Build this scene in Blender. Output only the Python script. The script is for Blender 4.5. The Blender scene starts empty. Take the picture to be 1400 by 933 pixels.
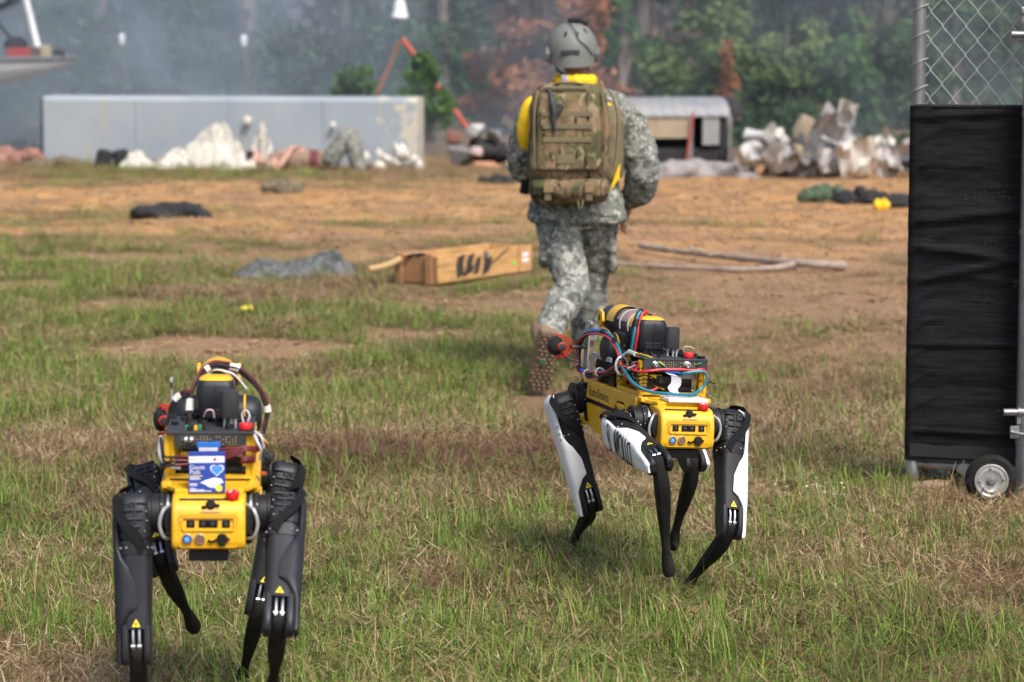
import bpy, bmesh, math, random
import numpy as np
from mathutils import Vector, Matrix, Euler
R = math.radians
PI = math.pi
scene = bpy.context.scene
COL = scene.collection
random.seed(7)

# ------------------------------------------------------------------ camera
CAM_H = 1.763
cam_d = bpy.data.cameras.new('camera')
cam = bpy.data.objects.new('camera', cam_d)
COL.objects.link(cam)
cam.location = (0, 0, CAM_H)
cam.rotation_euler = (PI / 2 - math.atan((466.5 - 29.0) / 3809.0), 0, 0)
cam_d.sensor_width = 36
cam_d.lens = 3809.0 * 36 / 1400
cam_d.clip_end = 2000
cam_d.dof.use_dof = True
cam_d.dof.focus_distance = 8.45
cam_d.dof.aperture_fstop = 4.3
scene.camera = cam

# ------------------------------------------------------------------ sky, sun, exposure
SUN_EL, SUN_AZ = 52.0, 150.0        # azimuth measured clockwise from +Y: behind the camera, to its right
world = bpy.data.worlds.new('World')
scene.world = world
world.use_nodes = True
wn = world.node_tree.nodes
wn.clear()
w_out = wn.new('ShaderNodeOutputWorld')
w_bg = wn.new('ShaderNodeBackground')
w_sky = wn.new('ShaderNodeTexSky')
w_sky.sky_type = 'NISHITA'
w_sky.sun_disc = False
w_sky.sun_elevation = R(SUN_EL)
w_sky.sun_rotation = R(SUN_AZ)
w_sky.air_density = 0.6
w_sky.dust_density = 3.0
w_sky.ozone_density = 0.0
w_bg.inputs['Strength'].default_value = 0.115
world.node_tree.links.new(w_sky.outputs[0], w_bg.inputs[0])
world.node_tree.links.new(w_bg.outputs[0], w_out.inputs[0])
sun_d = bpy.data.lights.new('sun', 'SUN')
sun_d.energy = 2.1
sun_d.angle = R(20)
sun_d.color = (1.0, 0.97, 0.925)
sun = bpy.data.objects.new('sun', sun_d)
COL.objects.link(sun)
sun.location = (6, -8, 14)
_sd = Vector((math.sin(R(SUN_AZ)) * math.cos(R(SUN_EL)), math.cos(R(SUN_AZ)) * math.cos(R(SUN_EL)), math.sin(R(SUN_EL))))
sun.rotation_euler = _sd.to_track_quat('Z', 'Y').to_euler()
scene.view_settings.view_transform = 'Standard'
scene.view_settings.look = 'None'
scene.view_settings.exposure = 0.98
scene.view_settings.gamma = 1.0
scene.view_settings.use_curve_mapping = False
scene.cycles.use_denoising = True
scene.cycles.use_adaptive_sampling = True
scene.cycles.adaptive_threshold = 0.025
scene.cycles.volume_step_rate = 2.0
scene.cycles.volume_max_steps = 96
scene.cycles.max_bounces = 4
scene.cycles.diffuse_bounces = 2
scene.cycles.glossy_bounces = 2
scene.cycles.volume_bounces = 1
scene.cycles.transparent_max_bounces = 12

# ------------------------------------------------------------------ materials
MATS = {}
def nodes_of(m):
    nt = m.node_tree
    return nt, nt.nodes, nt.links, nt.nodes['Principled BSDF']

def mat(name, col, rough=0.6, metal=0.0, var=0.12, scale=14.0, bump=0.0, bscale=120.0, spec=0.5, col2=None, emit=None, estr=0.0, dirt=None, dirt_amt=0.0, dirt_scale=6.0, stretch=None):
    """Principled surface with mottled colour, roughness breakup and fine relief."""
    if name in MATS:
        return MATS[name]
    m = bpy.data.materials.new(name)
    m.use_nodes = True
    nt, n, l, p = nodes_of(m)
    tc = n.new('ShaderNodeTexCoord')
    nz = n.new('ShaderNodeTexNoise')
    nz.inputs['Scale'].default_value = scale
    nz.inputs['Detail'].default_value = 5
    nz.inputs['Roughness'].default_value = 0.62
    if stretch:
        mp = n.new('ShaderNodeMapping'); mp.inputs['Scale'].default_value = stretch
        l.new(tc.outputs['Object'], mp.inputs[0]); l.new(mp.outputs[0], nz.inputs['Vector'])
    else:
        l.new(tc.outputs['Object'], nz.inputs['Vector'])
    mx = n.new('ShaderNodeMix')
    mx.data_type = 'RGBA'
    c = Vector(col[:3])
    a = c * (1 - var)
    b = Vector(col2) if col2 else c * (1 + var)
    mx.inputs[6].default_value = (*a, 1)
    mx.inputs[7].default_value = (*b, 1)
    mr = n.new('ShaderNodeMapRange')
    mr.inputs[1].default_value = 0.3
    mr.inputs[2].default_value = 0.7
    l.new(nz.outputs['Fac'], mr.inputs[0])
    l.new(mr.outputs[0], mx.inputs[0])
    colour = mx.outputs[2]
    if dirt:
        nd = n.new('ShaderNodeTexNoise')
        nd.inputs['Scale'].default_value = dirt_scale
        nd.inputs['Detail'].default_value = 8
        nd.inputs['Roughness'].default_value = 0.7
        l.new(tc.outputs['Object'], nd.inputs['Vector'])
        dr = n.new('ShaderNodeMapRange')
        dr.inputs[1].default_value = 0.5
        dr.inputs[2].default_value = 0.72
        dr.inputs[4].default_value = dirt_amt
        l.new(nd.outputs['Fac'], dr.inputs[0])
        m2 = n.new('ShaderNodeMix')
        m2.data_type = 'RGBA'
        l.new(dr.outputs[0], m2.inputs[0])
        l.new(colour, m2.inputs[6])
        m2.inputs[7].default_value = (*dirt, 1)
        colour = m2.outputs[2]
    l.new(colour, p.inputs['Base Color'])
    rr = n.new('ShaderNodeMapRange')
    rr.inputs[3].default_value = max(0.05, rough - 0.1)
    rr.inputs[4].default_value = min(1.0, rough + 0.1)
    l.new(nz.outputs['Fac'], rr.inputs[0])
    l.new(rr.outputs[0], p.inputs['Roughness'])
    p.inputs['Metallic'].default_value = metal
    p.inputs['Specular IOR Level'].default_value = spec
    if bump > 0:
        nb = n.new('ShaderNodeTexNoise')
        nb.inputs['Scale'].default_value = bscale
        nb.inputs['Detail'].default_value = 4
        l.new(tc.outputs['Object'], nb.inputs['Vector'])
        bp = n.new('ShaderNodeBump')
        bp.inputs['Strength'].default_value = bump
        bp.inputs['Distance'].default_value = 0.01
        l.new(nb.outputs['Fac'], bp.inputs['Height'])
        l.new(bp.outputs['Normal'], p.inputs['Normal'])
    if emit:
        p.inputs['Emission Color'].default_value = (*emit, 1)
        p.inputs['Emission Strength'].default_value = estr
    MATS[name] = m
    return m

def camo_digital(name='digital_camouflage'):
    m = bpy.data.materials.new(name); m.use_nodes = True
    nt, n, l, p = nodes_of(m)
    tc = n.new('ShaderNodeTexCoord')
    def layer(snap, scale, off):
        s = n.new('ShaderNodeVectorMath'); s.operation = 'SNAP'
        s.inputs[1].default_value = (snap,) * 3
        ad = n.new('ShaderNodeVectorMath'); ad.operation = 'ADD'
        ad.inputs[1].default_value = (off, off * 1.7, off * .3)
        l.new(tc.outputs['Object'], s.inputs[0]); l.new(s.outputs[0], ad.inputs[0])
        z = n.new('ShaderNodeTexNoise'); z.inputs['Scale'].default_value = scale
        z.inputs['Detail'].default_value = 3; z.inputs['Roughness'].default_value = .7
        l.new(ad.outputs[0], z.inputs['Vector'])
        return z
    z1 = layer(.0095, 22, 0.0); z2 = layer(.0095, 27, 4.3)
    r1 = n.new('ShaderNodeValToRGB'); r1.color_ramp.interpolation = 'CONSTANT'
    r1.color_ramp.elements[0].color = (.082, .092, .075, 1)
    r1.color_ramp.elements[1].position = .46; r1.color_ramp.elements[1].color = (.185, .195, .172, 1)
    l.new(z1.outputs['Fac'], r1.inputs[0])
    r2 = n.new('ShaderNodeMapRange'); r2.inputs[1].default_value = .555; r2.inputs[2].default_value = .56
    l.new(z2.outputs['Fac'], r2.inputs[0])
    mx = n.new('ShaderNodeMix'); mx.data_type = 'RGBA'
    l.new(r2.outputs[0], mx.inputs[0]); l.new(r1.outputs[0], mx.inputs[6]); mx.inputs[7].default_value = (.36, .345, .305, 1)
    l.new(mx.outputs[2], p.inputs['Base Color'])
    p.inputs['Roughness'].default_value = .9; p.inputs['Specular IOR Level'].default_value = .2
    nb = n.new('ShaderNodeTexNoise'); nb.inputs['Scale'].default_value = 28; nb.inputs['Detail'].default_value = 3
    l.new(tc.outputs['Object'], nb.inputs['Vector'])
    bp = n.new('ShaderNodeBump'); bp.inputs['Strength'].default_value = .6; bp.inputs['Distance'].default_value = .02
    l.new(nb.outputs['Fac'], bp.inputs['Height']); l.new(bp.outputs[0], p.inputs['Normal'])
    return m

def camo_woodland(name='woodland_camouflage'):
    m = bpy.data.materials.new(name); m.use_nodes = True
    nt, n, l, p = nodes_of(m)
    tc = n.new('ShaderNodeTexCoord')
    def noise(scale, sx=1., sz=1., off=0., det=2.5, dist=.6):
        mp = n.new('ShaderNodeMapping'); mp.inputs['Scale'].default_value = (sx, 1, sz); mp.inputs['Location'].default_value = (off, off, off)
        l.new(tc.outputs['Object'], mp.inputs[0])
        z = n.new('ShaderNodeTexNoise'); z.inputs['Scale'].default_value = scale; z.inputs['Detail'].default_value = det
        z.inputs['Distortion'].default_value = dist
        l.new(mp.outputs[0], z.inputs['Vector']); return z
    base = n.new('ShaderNodeValToRGB')
    e = base.color_ramp.elements
    e[0].position = .34; e[0].color = (.06, .066, .028, 1)
    e[1].position = .62; e[1].color = (.215, .145, .085, 1)
    k = e.new(.46); k.color = (.13, .10, .056, 1)
    l.new(noise(9, 1, .8).outputs['Fac'], base.inputs[0])
    def over(prev, z, lo, hi, col):
        r = n.new('ShaderNodeMapRange'); r.inputs[1].default_value = lo; r.inputs[2].default_value = hi
        l.new(z.outputs['Fac'], r.inputs[0])
        mx = n.new('ShaderNodeMix'); mx.data_type = 'RGBA'
        l.new(r.outputs[0], mx.inputs[0]); l.new(prev, mx.inputs[6]); mx.inputs[7].default_value = (*col, 1)
        return mx.outputs[2]
    c = over(base.outputs[0], noise(15, 1.2, .6, 3.1), .58, .62, (.25, .20, .12))
    c = over(c, noise(17, 1.8, .45, 7.7, 2, 1.2), .62, .65, (.035, .024, .016))
    c = over(c, noise(12, 1, .8, 11.7, 2, 1.0), .63, .67, (.08, .10, .04))
    l.new(c, p.inputs['Base Color'])
    p.inputs['Roughness'].default_value = .92; p.inputs['Specular IOR Level'].default_value = .15
    nb = n.new('ShaderNodeTexNoise'); nb.inputs['Scale'].default_value = 45; nb.inputs['Detail'].default_value = 4
    l.new(tc.outputs['Object'], nb.inputs['Vector'])
    bp = n.new('ShaderNodeBump'); bp.inputs['Strength'].default_value = .5; bp.inputs['Distance'].default_value = .01
    l.new(nb.outputs['Fac'], bp.inputs['Height']); l.new(bp.outputs[0], p.inputs['Normal'])
    return m

# ------------------------------------------------------------------ mesh builder
class MB:
    def __init__(self):
        self.v, self.f, self.m = [], [], []
        self.bev = False
        self.X = None                       # optional point transform
    def add(self, vs, fs, m=0):
        o = len(self.v)
        X = self.X
        for p in vs:
            p = Vector(p)
            self.v.append(tuple(X(p)) if X else tuple(p))
        for f in fs:
            self.f.append(tuple(i + o for i in f)); self.m.append(m)
    def add_bm(self, bm, m=0):
        bm.verts.index_update()
        self.add([v.co.copy() for v in bm.verts], [[v.index for v in f.verts] for f in bm.faces], m)
        bm.free()
    def box(self, c, s, bev=0.0, rot=None, m=0, seg=2):
        bm = bmesh.new()
        bmesh.ops.create_cube(bm, size=1.0)
        for v in bm.verts:
            v.co = Vector((v.co.x * s[0], v.co.y * s[1], v.co.z * s[2]))
        if bev > 0:
            self.bev = True
            bmesh.ops.bevel(bm, geom=list(bm.edges), offset=min(bev, min(s) * .49), segments=seg, profile=.5, affect='EDGES', clamp_overlap=True)
        M = Matrix.Translation(Vector(c))
        if rot is not None:
            M = M @ (rot.to_4x4() if isinstance(rot, Matrix) else Euler(rot).to_matrix().to_4x4())
        bmesh.ops.transform(bm, matrix=M, verts=bm.verts)
        self.add_bm(bm, m)
    def prism(self, poly, a, b, axis='y', bev=0.0, m=0):
        """polygon (2D) extruded along an axis from a to b; axis y -> poly is (x,z); x -> (y,z); z -> (x,y)"""
        bm = bmesh.new()
        def P(u, w, t):
            return {'y': (u, t, w), 'x': (t, u, w), 'z': (u, w, t)}[axis]
        lo = [bm.verts.new(P(u, w, a)) for u, w in poly]
        hi = [bm.verts.new(P(u, w, b)) for u, w in poly]
        n = len(poly)
        bm.faces.new(lo); bm.faces.new(hi[::-1])
        for i in range(n):
            bm.faces.new((lo[i], hi[i], hi[(i + 1) % n], lo[(i + 1) % n]))
        bmesh.ops.recalc_face_normals(bm, faces=bm.faces)
        if bev > 0:
            self.bev = True
            bmesh.ops.bevel(bm, geom=list(bm.edges), offset=bev, segments=2, profile=.5, affect='EDGES', clamp_overlap=True)
        self.add_bm(bm, m)
    def loft(self, rings, m=0, caps=True, closed=True):
        n = len(rings[0]); vs = [p for r in rings for p in r]; fs = []
        for i in range(len(rings) - 1):
            for j in range(n if closed else n - 1):
                k = (j + 1) % n
                fs.append((i * n + j, i * n + k, (i + 1) * n + k, (i + 1) * n + j))
        if caps and closed:
            fs.append(tuple(range(n))[::-1]); fs.append(tuple((len(rings) - 1) * n + j for j in range(n)))
        self.add(vs, fs, m)
    def tube(self, pts, r, n=8, m=0, caps=True, flat=None):
        pts = [Vector(p) for p in pts]
        N = len(pts)
        rs = r if hasattr(r, '__len__') else [r] * N
        rings = []; up = None
        for i, p in enumerate(pts):
            t = (pts[min(i + 1, N - 1)] - pts[max(i - 1, 0)])
            if t.length < 1e-9: t = Vector((0, 0, 1))
            t.normalize()
            if up is None:
                up = Vector((0, 0, 1)) if abs(t.z) < .9 else Vector((1, 0, 0))
            up = (up - t * up.dot(t))
            if up.length < 1e-6: up = t.orthogonal()
            up.normalize(); sd = t.cross(up)
            a = flat[0] if flat else 1; b = flat[1] if flat else 1
            rings.append([p + up * (math.cos(2 * PI * j / n) * rs[i] * a) + sd * (math.sin(2 * PI * j / n) * rs[i] * b) for j in range(n)])
        self.loft(rings, m, caps)
    def cyl(self, p0, p1, r0, r1=None, n=16, m=0):
        self.tube([p0, p1], [r0, r0 if r1 is None else r1], n, m)
    def ell(self, c, r, m=0, u=16, w=10, rot=None):
        bm = bmesh.new()
        bmesh.ops.create_uvsphere(bm, u_segments=u, v_segments=w, radius=1)
        if not hasattr(r, '__len__'): r = (r, r, r)
        M = Matrix.Translation(Vector(c))
        if rot is not None: M = M @ (rot.to_4x4() if isinstance(rot, Matrix) else Euler(rot).to_matrix().to_4x4())
        M = M @ Matrix.Diagonal((r[0], r[1], r[2], 1))
        bmesh.ops.transform(bm, matrix=M, verts=bm.verts)
        self.add_bm(bm, m)
    def lathe(self, c, axis, prof, n=24, m=0):
        """prof: list of (distance along axis, radius)"""
        ax = Vector(axis).normalized(); u = ax.orthogonal().normalized(); w = ax.cross(u); c = Vector(c)
        rings = [[c + ax * t + (u * math.cos(2 * PI * j / n) + w * math.sin(2 * PI * j / n)) * max(r, 1e-5) for j in range(n)] for t, r in prof]
        self.loft(rings, m, True)
    def build(self, name, mats, parent=None, smooth=38, label=None, cat=None, group=None, kind=None):
        me = bpy.data.meshes.new(name)
        me.from_pydata(self.v, [], self.f)
        if not isinstance(mats, (list, tuple)): mats = [mats]
        for k in mats: me.materials.append(k)
        me.polygons.foreach_set('material_index', self.m)
        bm = bmesh.new(); bm.from_mesh(me)
        bmesh.ops.recalc_face_normals(bm, faces=bm.faces); bm.to_mesh(me); bm.free()
        if smooth:
            me.polygons.foreach_set('use_smooth', [True] * len(me.polygons))
            me.set_sharp_from_angle(angle=R(smooth))
        me.update()
        o = link(name, me, parent, label, cat, group, kind)
        if smooth and self.bev:
            wn_ = o.modifiers.new('flat faces', 'WEIGHTED_NORMAL'); wn_.keep_sharp = True; wn_.weight = 90
        return o

def tag(o, label=None, cat=None, group=None, kind=None):
    if label: o['label'] = label
    if cat: o['category'] = cat
    if group: o['group'] = group
    if kind: o['kind'] = kind
    return o
def link(name, me, parent=None, label=None, cat=None, group=None, kind=None):
    o = bpy.data.objects.new(name, me); COL.objects.link(o)
    if parent: o.parent = parent
    return tag(o, label, cat, group, kind)
def empty(name, loc, rz=0, label=None, cat=None, group=None):
    o = bpy.data.objects.new(name, None); COL.objects.link(o)
    o.empty_display_size = .1
    o.location = loc; o.rotation_euler = (0, 0, rz)
    return tag(o, label, cat, group)

def curve(pts, k=6):
    """Catmull-Rom through the points"""
    P = [Vector(p) for p in pts]; out = []
    for i in range(len(P) - 1):
        a, b, c, d = P[max(i - 1, 0)], P[i], P[i + 1], P[min(i + 2, len(P) - 1)]
        for j in range(k):
            t = j / k
            out.append(.5 * ((2 * b) + (c - a) * t + (2 * a - 5 * b + 4 * c - d) * t * t + (3 * b - a - 3 * c + d) * t ** 3))
    out.append(P[-1]); return out

_TX = {}
def text_geo(s):
    """(verts2d, faces) of a word set in the built-in typeface, height about 0.7 per unit size"""
    if s in _TX: return _TX[s]
    cu = bpy.data.curves.new('lettering', 'FONT'); cu.body = s; cu.resolution_u = 3
    if s in ('APOLLO', '51'): cu.offset = .022
    o = bpy.data.objects.new('lettering_source', cu); COL.objects.link(o)
    dg = bpy.context.evaluated_depsgraph_get(); dg.update()
    me = bpy.data.meshes.new_from_object(o.evaluated_get(dg))
    vs = [(v.co.x, v.co.y) for v in me.vertices]; fs = [tuple(p.vertices) for p in me.polygons]
    bpy.data.objects.remove(o); bpy.data.curves.remove(cu); bpy.data.meshes.remove(me)
    _TX[s] = (vs, fs); return vs, fs

def fine_text(s):
    """the same word cut into small faces so that it can follow a curved surface"""
    vs, fs = text_geo(s); bm = bmesh.new()
    V = [bm.verts.new((x, y, 0)) for x, y in vs]
    for f in fs:
        try: bm.faces.new([V[i] for i in f])
        except ValueError: pass
    bmesh.ops.triangulate(bm, faces=bm.faces)
    for _ in range(3):
        lg = [e for e in bm.edges if e.calc_length() > .07]
        if lg: bmesh.ops.subdivide_edges(bm, edges=lg, cuts=1); bmesh.ops.triangulate(bm, faces=bm.faces)
    bm.verts.index_update(); r = ([(v.co.x, v.co.y) for v in bm.verts], [tuple(v.index for v in f.verts) for f in bm.faces]); bm.free(); return r

def freeze(mb, name, voxel, parent, mats, smooth_it=4, wrinkle=(), matfn=None, label=None):
    """fuse overlapping closed shells into one continuous surface, then fold it like cloth"""
    o = mb.build(name, mats, None, 0)
    md = o.modifiers.new('r', 'REMESH'); md.mode = 'VOXEL'; md.voxel_size = voxel
    sm = o.modifiers.new('s', 'SMOOTH'); sm.factor = .5; sm.iterations = smooth_it
    for i, (ttype, size, st) in enumerate(wrinkle):
        tx = bpy.data.textures.new(name + str(i), ttype); tx.noise_scale = size
        if ttype == 'CLOUDS': tx.noise_depth = 2
        d = o.modifiers.new('d', 'DISPLACE'); d.texture = tx; d.strength = st; d.mid_level = .5; d.texture_coords = 'LOCAL'
    dg = bpy.context.evaluated_depsgraph_get(); dg.update()
    me = bpy.data.meshes.new_from_object(o.evaluated_get(dg)); me.name = name
    bpy.data.objects.remove(o)
    me.materials.clear()
    for k in (mats if isinstance(mats, (list, tuple)) else [mats]): me.materials.append(k)
    me.polygons.foreach_set('use_smooth', [True] * len(me.polygons))
    if matfn:
        me.polygons.foreach_set('material_index', [matfn(p.center) for p in me.polygons])
    else:
        me.polygons.foreach_set('material_index', [0] * len(me.polygons))
    return link(name, me, parent, label)

# numpy value noise used for the lie of the land and its plant cover
_rs = np.random.RandomState(11)
_TAB = _rs.rand(257, 257)
def vnoise(x, y):
    xi = np.floor(x).astype(int); yi = np.floor(y).astype(int)
    fx = x - xi; fy = y - yi
    fx = fx * fx * (3 - 2 * fx); fy = fy * fy * (3 - 2 * fy)
    a = _TAB[xi % 256, yi % 256]; b = _TAB[(xi + 1) % 256, yi % 256]
    c = _TAB[xi % 256, (yi + 1) % 256]; d = _TAB[(xi + 1) % 256, (yi + 1) % 256]
    return (a * (1 - fx) + b * fx) * (1 - fy) + (c * (1 - fx) + d * fx) * fy
def fbm(x, y, s, o=4, seed=0.):
    t = 0; a = .5; tot = 0
    for i in range(o):
        t = t + a * vnoise(x * s + seed + i * 17.3, y * s + seed * 1.7 + i * 9.1); tot += a
        a *= .55; s = s * 2.03
    return t / tot
def sstep(a, b, x):
    t = np.clip((x - a) / (b - a), 0, 1); return t * t * (3 - 2 * t)
# ------------------------------------------------------------------ ground
def cover(x, y):
    """(bare, green, clay) in 0..1 at world points"""
    n1 = fbm(x, y * .8, .55, 4, 3.); n2 = fbm(x, y, 1.7, 4, 21.); n3 = fbm(x, y * .6, .33, 3, 47.)
    right = sstep(-.4, 1.6, x)
    bare = sstep(19.0, 26.5, y + right * 4.5 + (n1 - .5) * 15 + (n2 - .5) * 9)
    for (cx, cy, rx, ry, s) in [(-1.5, 14.9, .95, .62, 1), (-.6, 15.6, .55, .5, .9), (-.15, 17.2, .7, .8, .8), (.5, 17.6, .9, 1.2, .7), (-2.5, 17.2, .6, .5, .8), (1.3, 14.6, .8, 1.2, .45), (.1, 13.2, .4, .5, .45), (-2.9, 20.6, 1.0, .5, .95), (-.45, 20.9, 1.0, .6, .95), (-1.5, 22.6, 1.1, .6, .95), (-3.6, 23.4, 1.2, .7, .95), (-2.0, 25.6, 1.6, .8, .95), (-3.3, 18.6, .5, .4, .8), (.9, 16.2, .8, .9, .8), (1.9, 17.6, 1.2, 1.4, .85)]:
        d = ((x - cx) / rx) ** 2 + ((y - cy) / ry) ** 2 + (n2 - .5) * 1.8
        bare = np.maximum(bare, s * sstep(1.1, .45, d))
    strip = sstep(29.5, 31.5, y) * sstep(37, 34, y) * sstep(1.2, -.4, x) * .75
    bare = bare * (1 - strip)
    green = sstep(.38, .56, n1 * .55 + n2 * .45 + .07 * np.sin(x * 1.3)) * (1 - .55 * right * sstep(9, 12, y))
    for (cx, cy, rx, ry, s) in [(-2.1, 16.7, 1.0, .6, .9), (-2.2, 14.4, .8, .35, 1), (-.5, 12.6, 1.2, 1., .75), (.0, 15.3, .7, .35, .7), (-.2, 18.0, .6, .4, .6), (1.4, 24.2, 1.2, .4, .7), (-.9, 24., 1., .6, .7), (-3.6, 26.5, 1.3, .5, .7), (.2, 26.6, .8, .3, .6), (2.6, 22.4, .8, .35, .6), (-1.6, 29.5, 1.2, .4, .6), (-4.6, 29.6, 1.0, .5, .6), (-1., 10.4, 1.4, .8, .5), (1.3, 9.3, .7, .6, .5), (-1.9, 9.0, .6, .9, .5)]:
        d = ((x - cx) / rx) ** 2 + ((y - cy) / ry) ** 2 + (n2 - .5) * 1.2
        green = np.maximum(green, s * sstep(1.2, .4, d)); bare = np.where(y > 20, bare * (1 - .75 * s * sstep(1.2, .4, d)), bare)
    clay = sstep(17, 25, y + (n3 - .5) * 9)
    wood = sstep(34.5, 37, y + (n2 - .5) * 2); bare = bare * (1 - wood); clay = clay * (1 - wood)
    return bare, green, clay
def ground_z(x, y):
    return (fbm(x, y, .8, 3, 5.) - .5) * .05 * sstep(10.2, 12, y) + (fbm(x, y, .25, 2, 9.) - .5) * .12 * sstep(15, 26, y)

def axis(lo, hi, st, far_lo, far_hi):
    c = list(np.arange(lo, hi + 1e-6, st)); s = st; v = hi
    while v < far_hi: s *= 1.5; v += s; c.append(min(v, far_hi))
    s = st; v = lo
    while v > far_lo: s *= 1.5; v -= s; c.insert(0, max(v, far_lo))
    return np.array(c)
gx = axis(-7.5, 7.5, .075, -600, 600); gy = axis(5, 38, .085, -300, 900)
GX, GY = np.meshgrid(gx, gy)
GZ = ground_z(GX, GY)
nx, ny = len(gx), len(gy)
me = bpy.data.meshes.new('ground')
me.vertices.add(nx * ny)
me.vertices.foreach_set('co', np.stack([GX, GY, GZ], -1).astype(np.float32).ravel())
idx = np.arange(nx * ny).reshape(ny, nx)
q = np.stack([idx[:-1, :-1], idx[:-1, 1:], idx[1:, 1:], idx[1:, :-1]], -1).reshape(-1, 4)
me.loops.add(q.size); me.loops.foreach_set('vertex_index', q.ravel().astype(np.int32))
me.polygons.add(len(q)); me.polygons.foreach_set('loop_start', (np.arange(len(q)) * 4).astype(np.int32))
me.polygons.foreach_set('use_smooth', np.ones(len(q), dtype=bool))
me.update(calc_edges=True)
_b, _g, _c = cover(GX, GY)
for nm, arr in (('bare', _b), ('green', _g), ('clay', _c)):
    at = me.attributes.new(nm, 'FLOAT', 'POINT'); at.data.foreach_set('value', arr.astype(np.float32).ravel())
ground = link('ground', me, kind='structure')
gm = bpy.data.materials.new('earth_and_thatch'); gm.use_nodes = True
nt, n, l, p = nodes_of(gm)
def attr(nm, typ='GEOMETRY', nn=None):
    a = (nn or n).new('ShaderNodeAttribute'); a.attribute_name = nm; a.attribute_type = typ; return a
tc = n.new('ShaderNodeTexCoord')
def gnoise(scale, det=6, ro=.65, sy=1.0):
    mp = n.new('ShaderNodeMapping'); mp.inputs['Scale'].default_value = (1, sy, 1); l.new(tc.outputs['Object'], mp.inputs[0])
    z = n.new('ShaderNodeTexNoise'); z.inputs['Scale'].default_value = scale; z.inputs['Detail'].default_value = det; z.inputs['Roughness'].default_value = ro
    l.new(mp.outputs[0], z.inputs['Vector']); return z
def ramp(z, stops):
    r = n.new('ShaderNodeValToRGB'); e = r.color_ramp.elements
    e[0].position, e[0].color = stops[0][0], (*stops[0][1], 1); e[1].position, e[1].color = stops[-1][0], (*stops[-1][1], 1)
    for s, c in stops[1:-1]:
        k = e.new(s); k.color = (*c, 1)
    l.new(z, r.inputs[0]); return r.outputs[0]
def mix(f, a, b):
    m_ = n.new('ShaderNodeMix'); m_.data_type = 'RGBA'; l.new(f, m_.inputs[0]); l.new(a, m_.inputs[6]); l.new(b, m_.inputs[7]); return m_.outputs[2]
thatch = ramp(gnoise(38).outputs['Fac'], [(.3, (.045, .031, .016)), (.5, (.135, .088, .045)), (.7, (.29, .20, .11))])
soil = ramp(gnoise(16, 9, .75).outputs['Fac'], [(.3, (.13, .075, .04)), (.5, (.28, .17, .098)), (.72, (.42, .28, .175))])
clayc = ramp(gnoise(3.2, 9, .72).outputs['Fac'], [(.30, (.20, .10, .04)), (.47, (.44, .23, .086)), (.66, (.60, .38, .185))])
wear = gnoise(1.3, 6, .6)
cm = n.new('ShaderNodeMath'); cm.operation = 'MULTIPLY'
wr = n.new('ShaderNodeMapRange'); wr.inputs[1].default_value = .34; wr.inputs[2].default_value = .58; l.new(wear.outputs['Fac'], wr.inputs[0])
l.new(attr('clay').outputs['Fac'], cm.inputs[0]); l.new(wr.outputs[0], cm.inputs[1])
earth = mix(cm.outputs[0], soil, clayc)
base = mix(attr('bare').outputs['Fac'], thatch, earth)
l.new(base, p.inputs['Base Color']); p.inputs['Roughness'].default_value = .95; p.inputs['Specular IOR Level'].default_value = .15
bp = n.new('ShaderNodeBump'); bp.inputs['Strength'].default_value = .8; bp.inputs['Distance'].default_value = .02
l.new(gnoise(30, 8, .7).outputs['Fac'], bp.inputs['Height']); l.new(bp.outputs[0], p.inputs['Normal'])
ground.data.materials.append(gm)

# ------------------------------------------------------------------ grass
def grass_material():
    m = bpy.data.materials.new('grass_blades'); m.use_nodes = True
    nt, n, l, p = nodes_of(m)
    def at(nm, typ):
        a = n.new('ShaderNodeAttribute'); a.attribute_name = nm; a.attribute_type = typ; return a.outputs['Fac']
    def rmp(f, stops):
        r = n.new('ShaderNodeValToRGB'); e = r.color_ramp.elements
        e[0].position, e[0].color = stops[0][0], (*stops[0][1], 1); e[1].position, e[1].color = stops[-1][0], (*stops[-1][1], 1)
        for s, c in stops[1:-1]:
            k = e.new(s); k.color = (*c, 1)
        l.new(f, r.inputs[0]); return r.outputs[0]
    rust = at('rust', 'INSTANCER')
    tint = at('tint', 'GEOMETRY'); dry = at('dry', 'GEOMETRY'); g = at('green', 'INSTANCER')
    green = rmp(tint, [(0, (.042, .085, .008)), (.5, (.100, .180, .017)), (1, (.22, .30, .050))])
    straw = rmp(tint, [(0, (.085, .050, .026)), (.35, (.20, .120, .056)), (.7, (.36, .25, .125)), (1, (.50, .40, .25))])
    brown = rmp(tint, [(0, (.055, .028, .014)), (.5, (.135, .072, .036)), (1, (.27, .17, .095))])
    mb_ = n.new('ShaderNodeMix'); mb_.data_type = 'RGBA'; l.new(rust, mb_.inputs[0]); l.new(straw, mb_.inputs[6]); l.new(brown, mb_.inputs[7]); straw = mb_.outputs[2]
    # a blade is dry when its own dryness exceeds the local greenness
    cmp_ = n.new('ShaderNodeMapRange'); sub = n.new('ShaderNodeMath'); sub.operation = 'SUBTRACT'
    l.new(dry, sub.inputs[0]); l.new(g, sub.inputs[1])
    cmp_.inputs[1].default_value = -.08; cmp_.inputs[2].default_value = .08; l.new(sub.outputs[0], cmp_.inputs[0])
    mx = n.new('ShaderNodeMix'); mx.data_type = 'RGBA'
    l.new(cmp_.outputs[0], mx.inputs[0]); l.new(green, mx.inputs[6]); l.new(straw, mx.inputs[7])
    l.new(mx.outputs[2], p.inputs['Base Color'])
    p.inputs['Roughness'].default_value = .6; p.inputs['Specular IOR Level'].default_value = .3
    return m
GRASS = grass_material()
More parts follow.
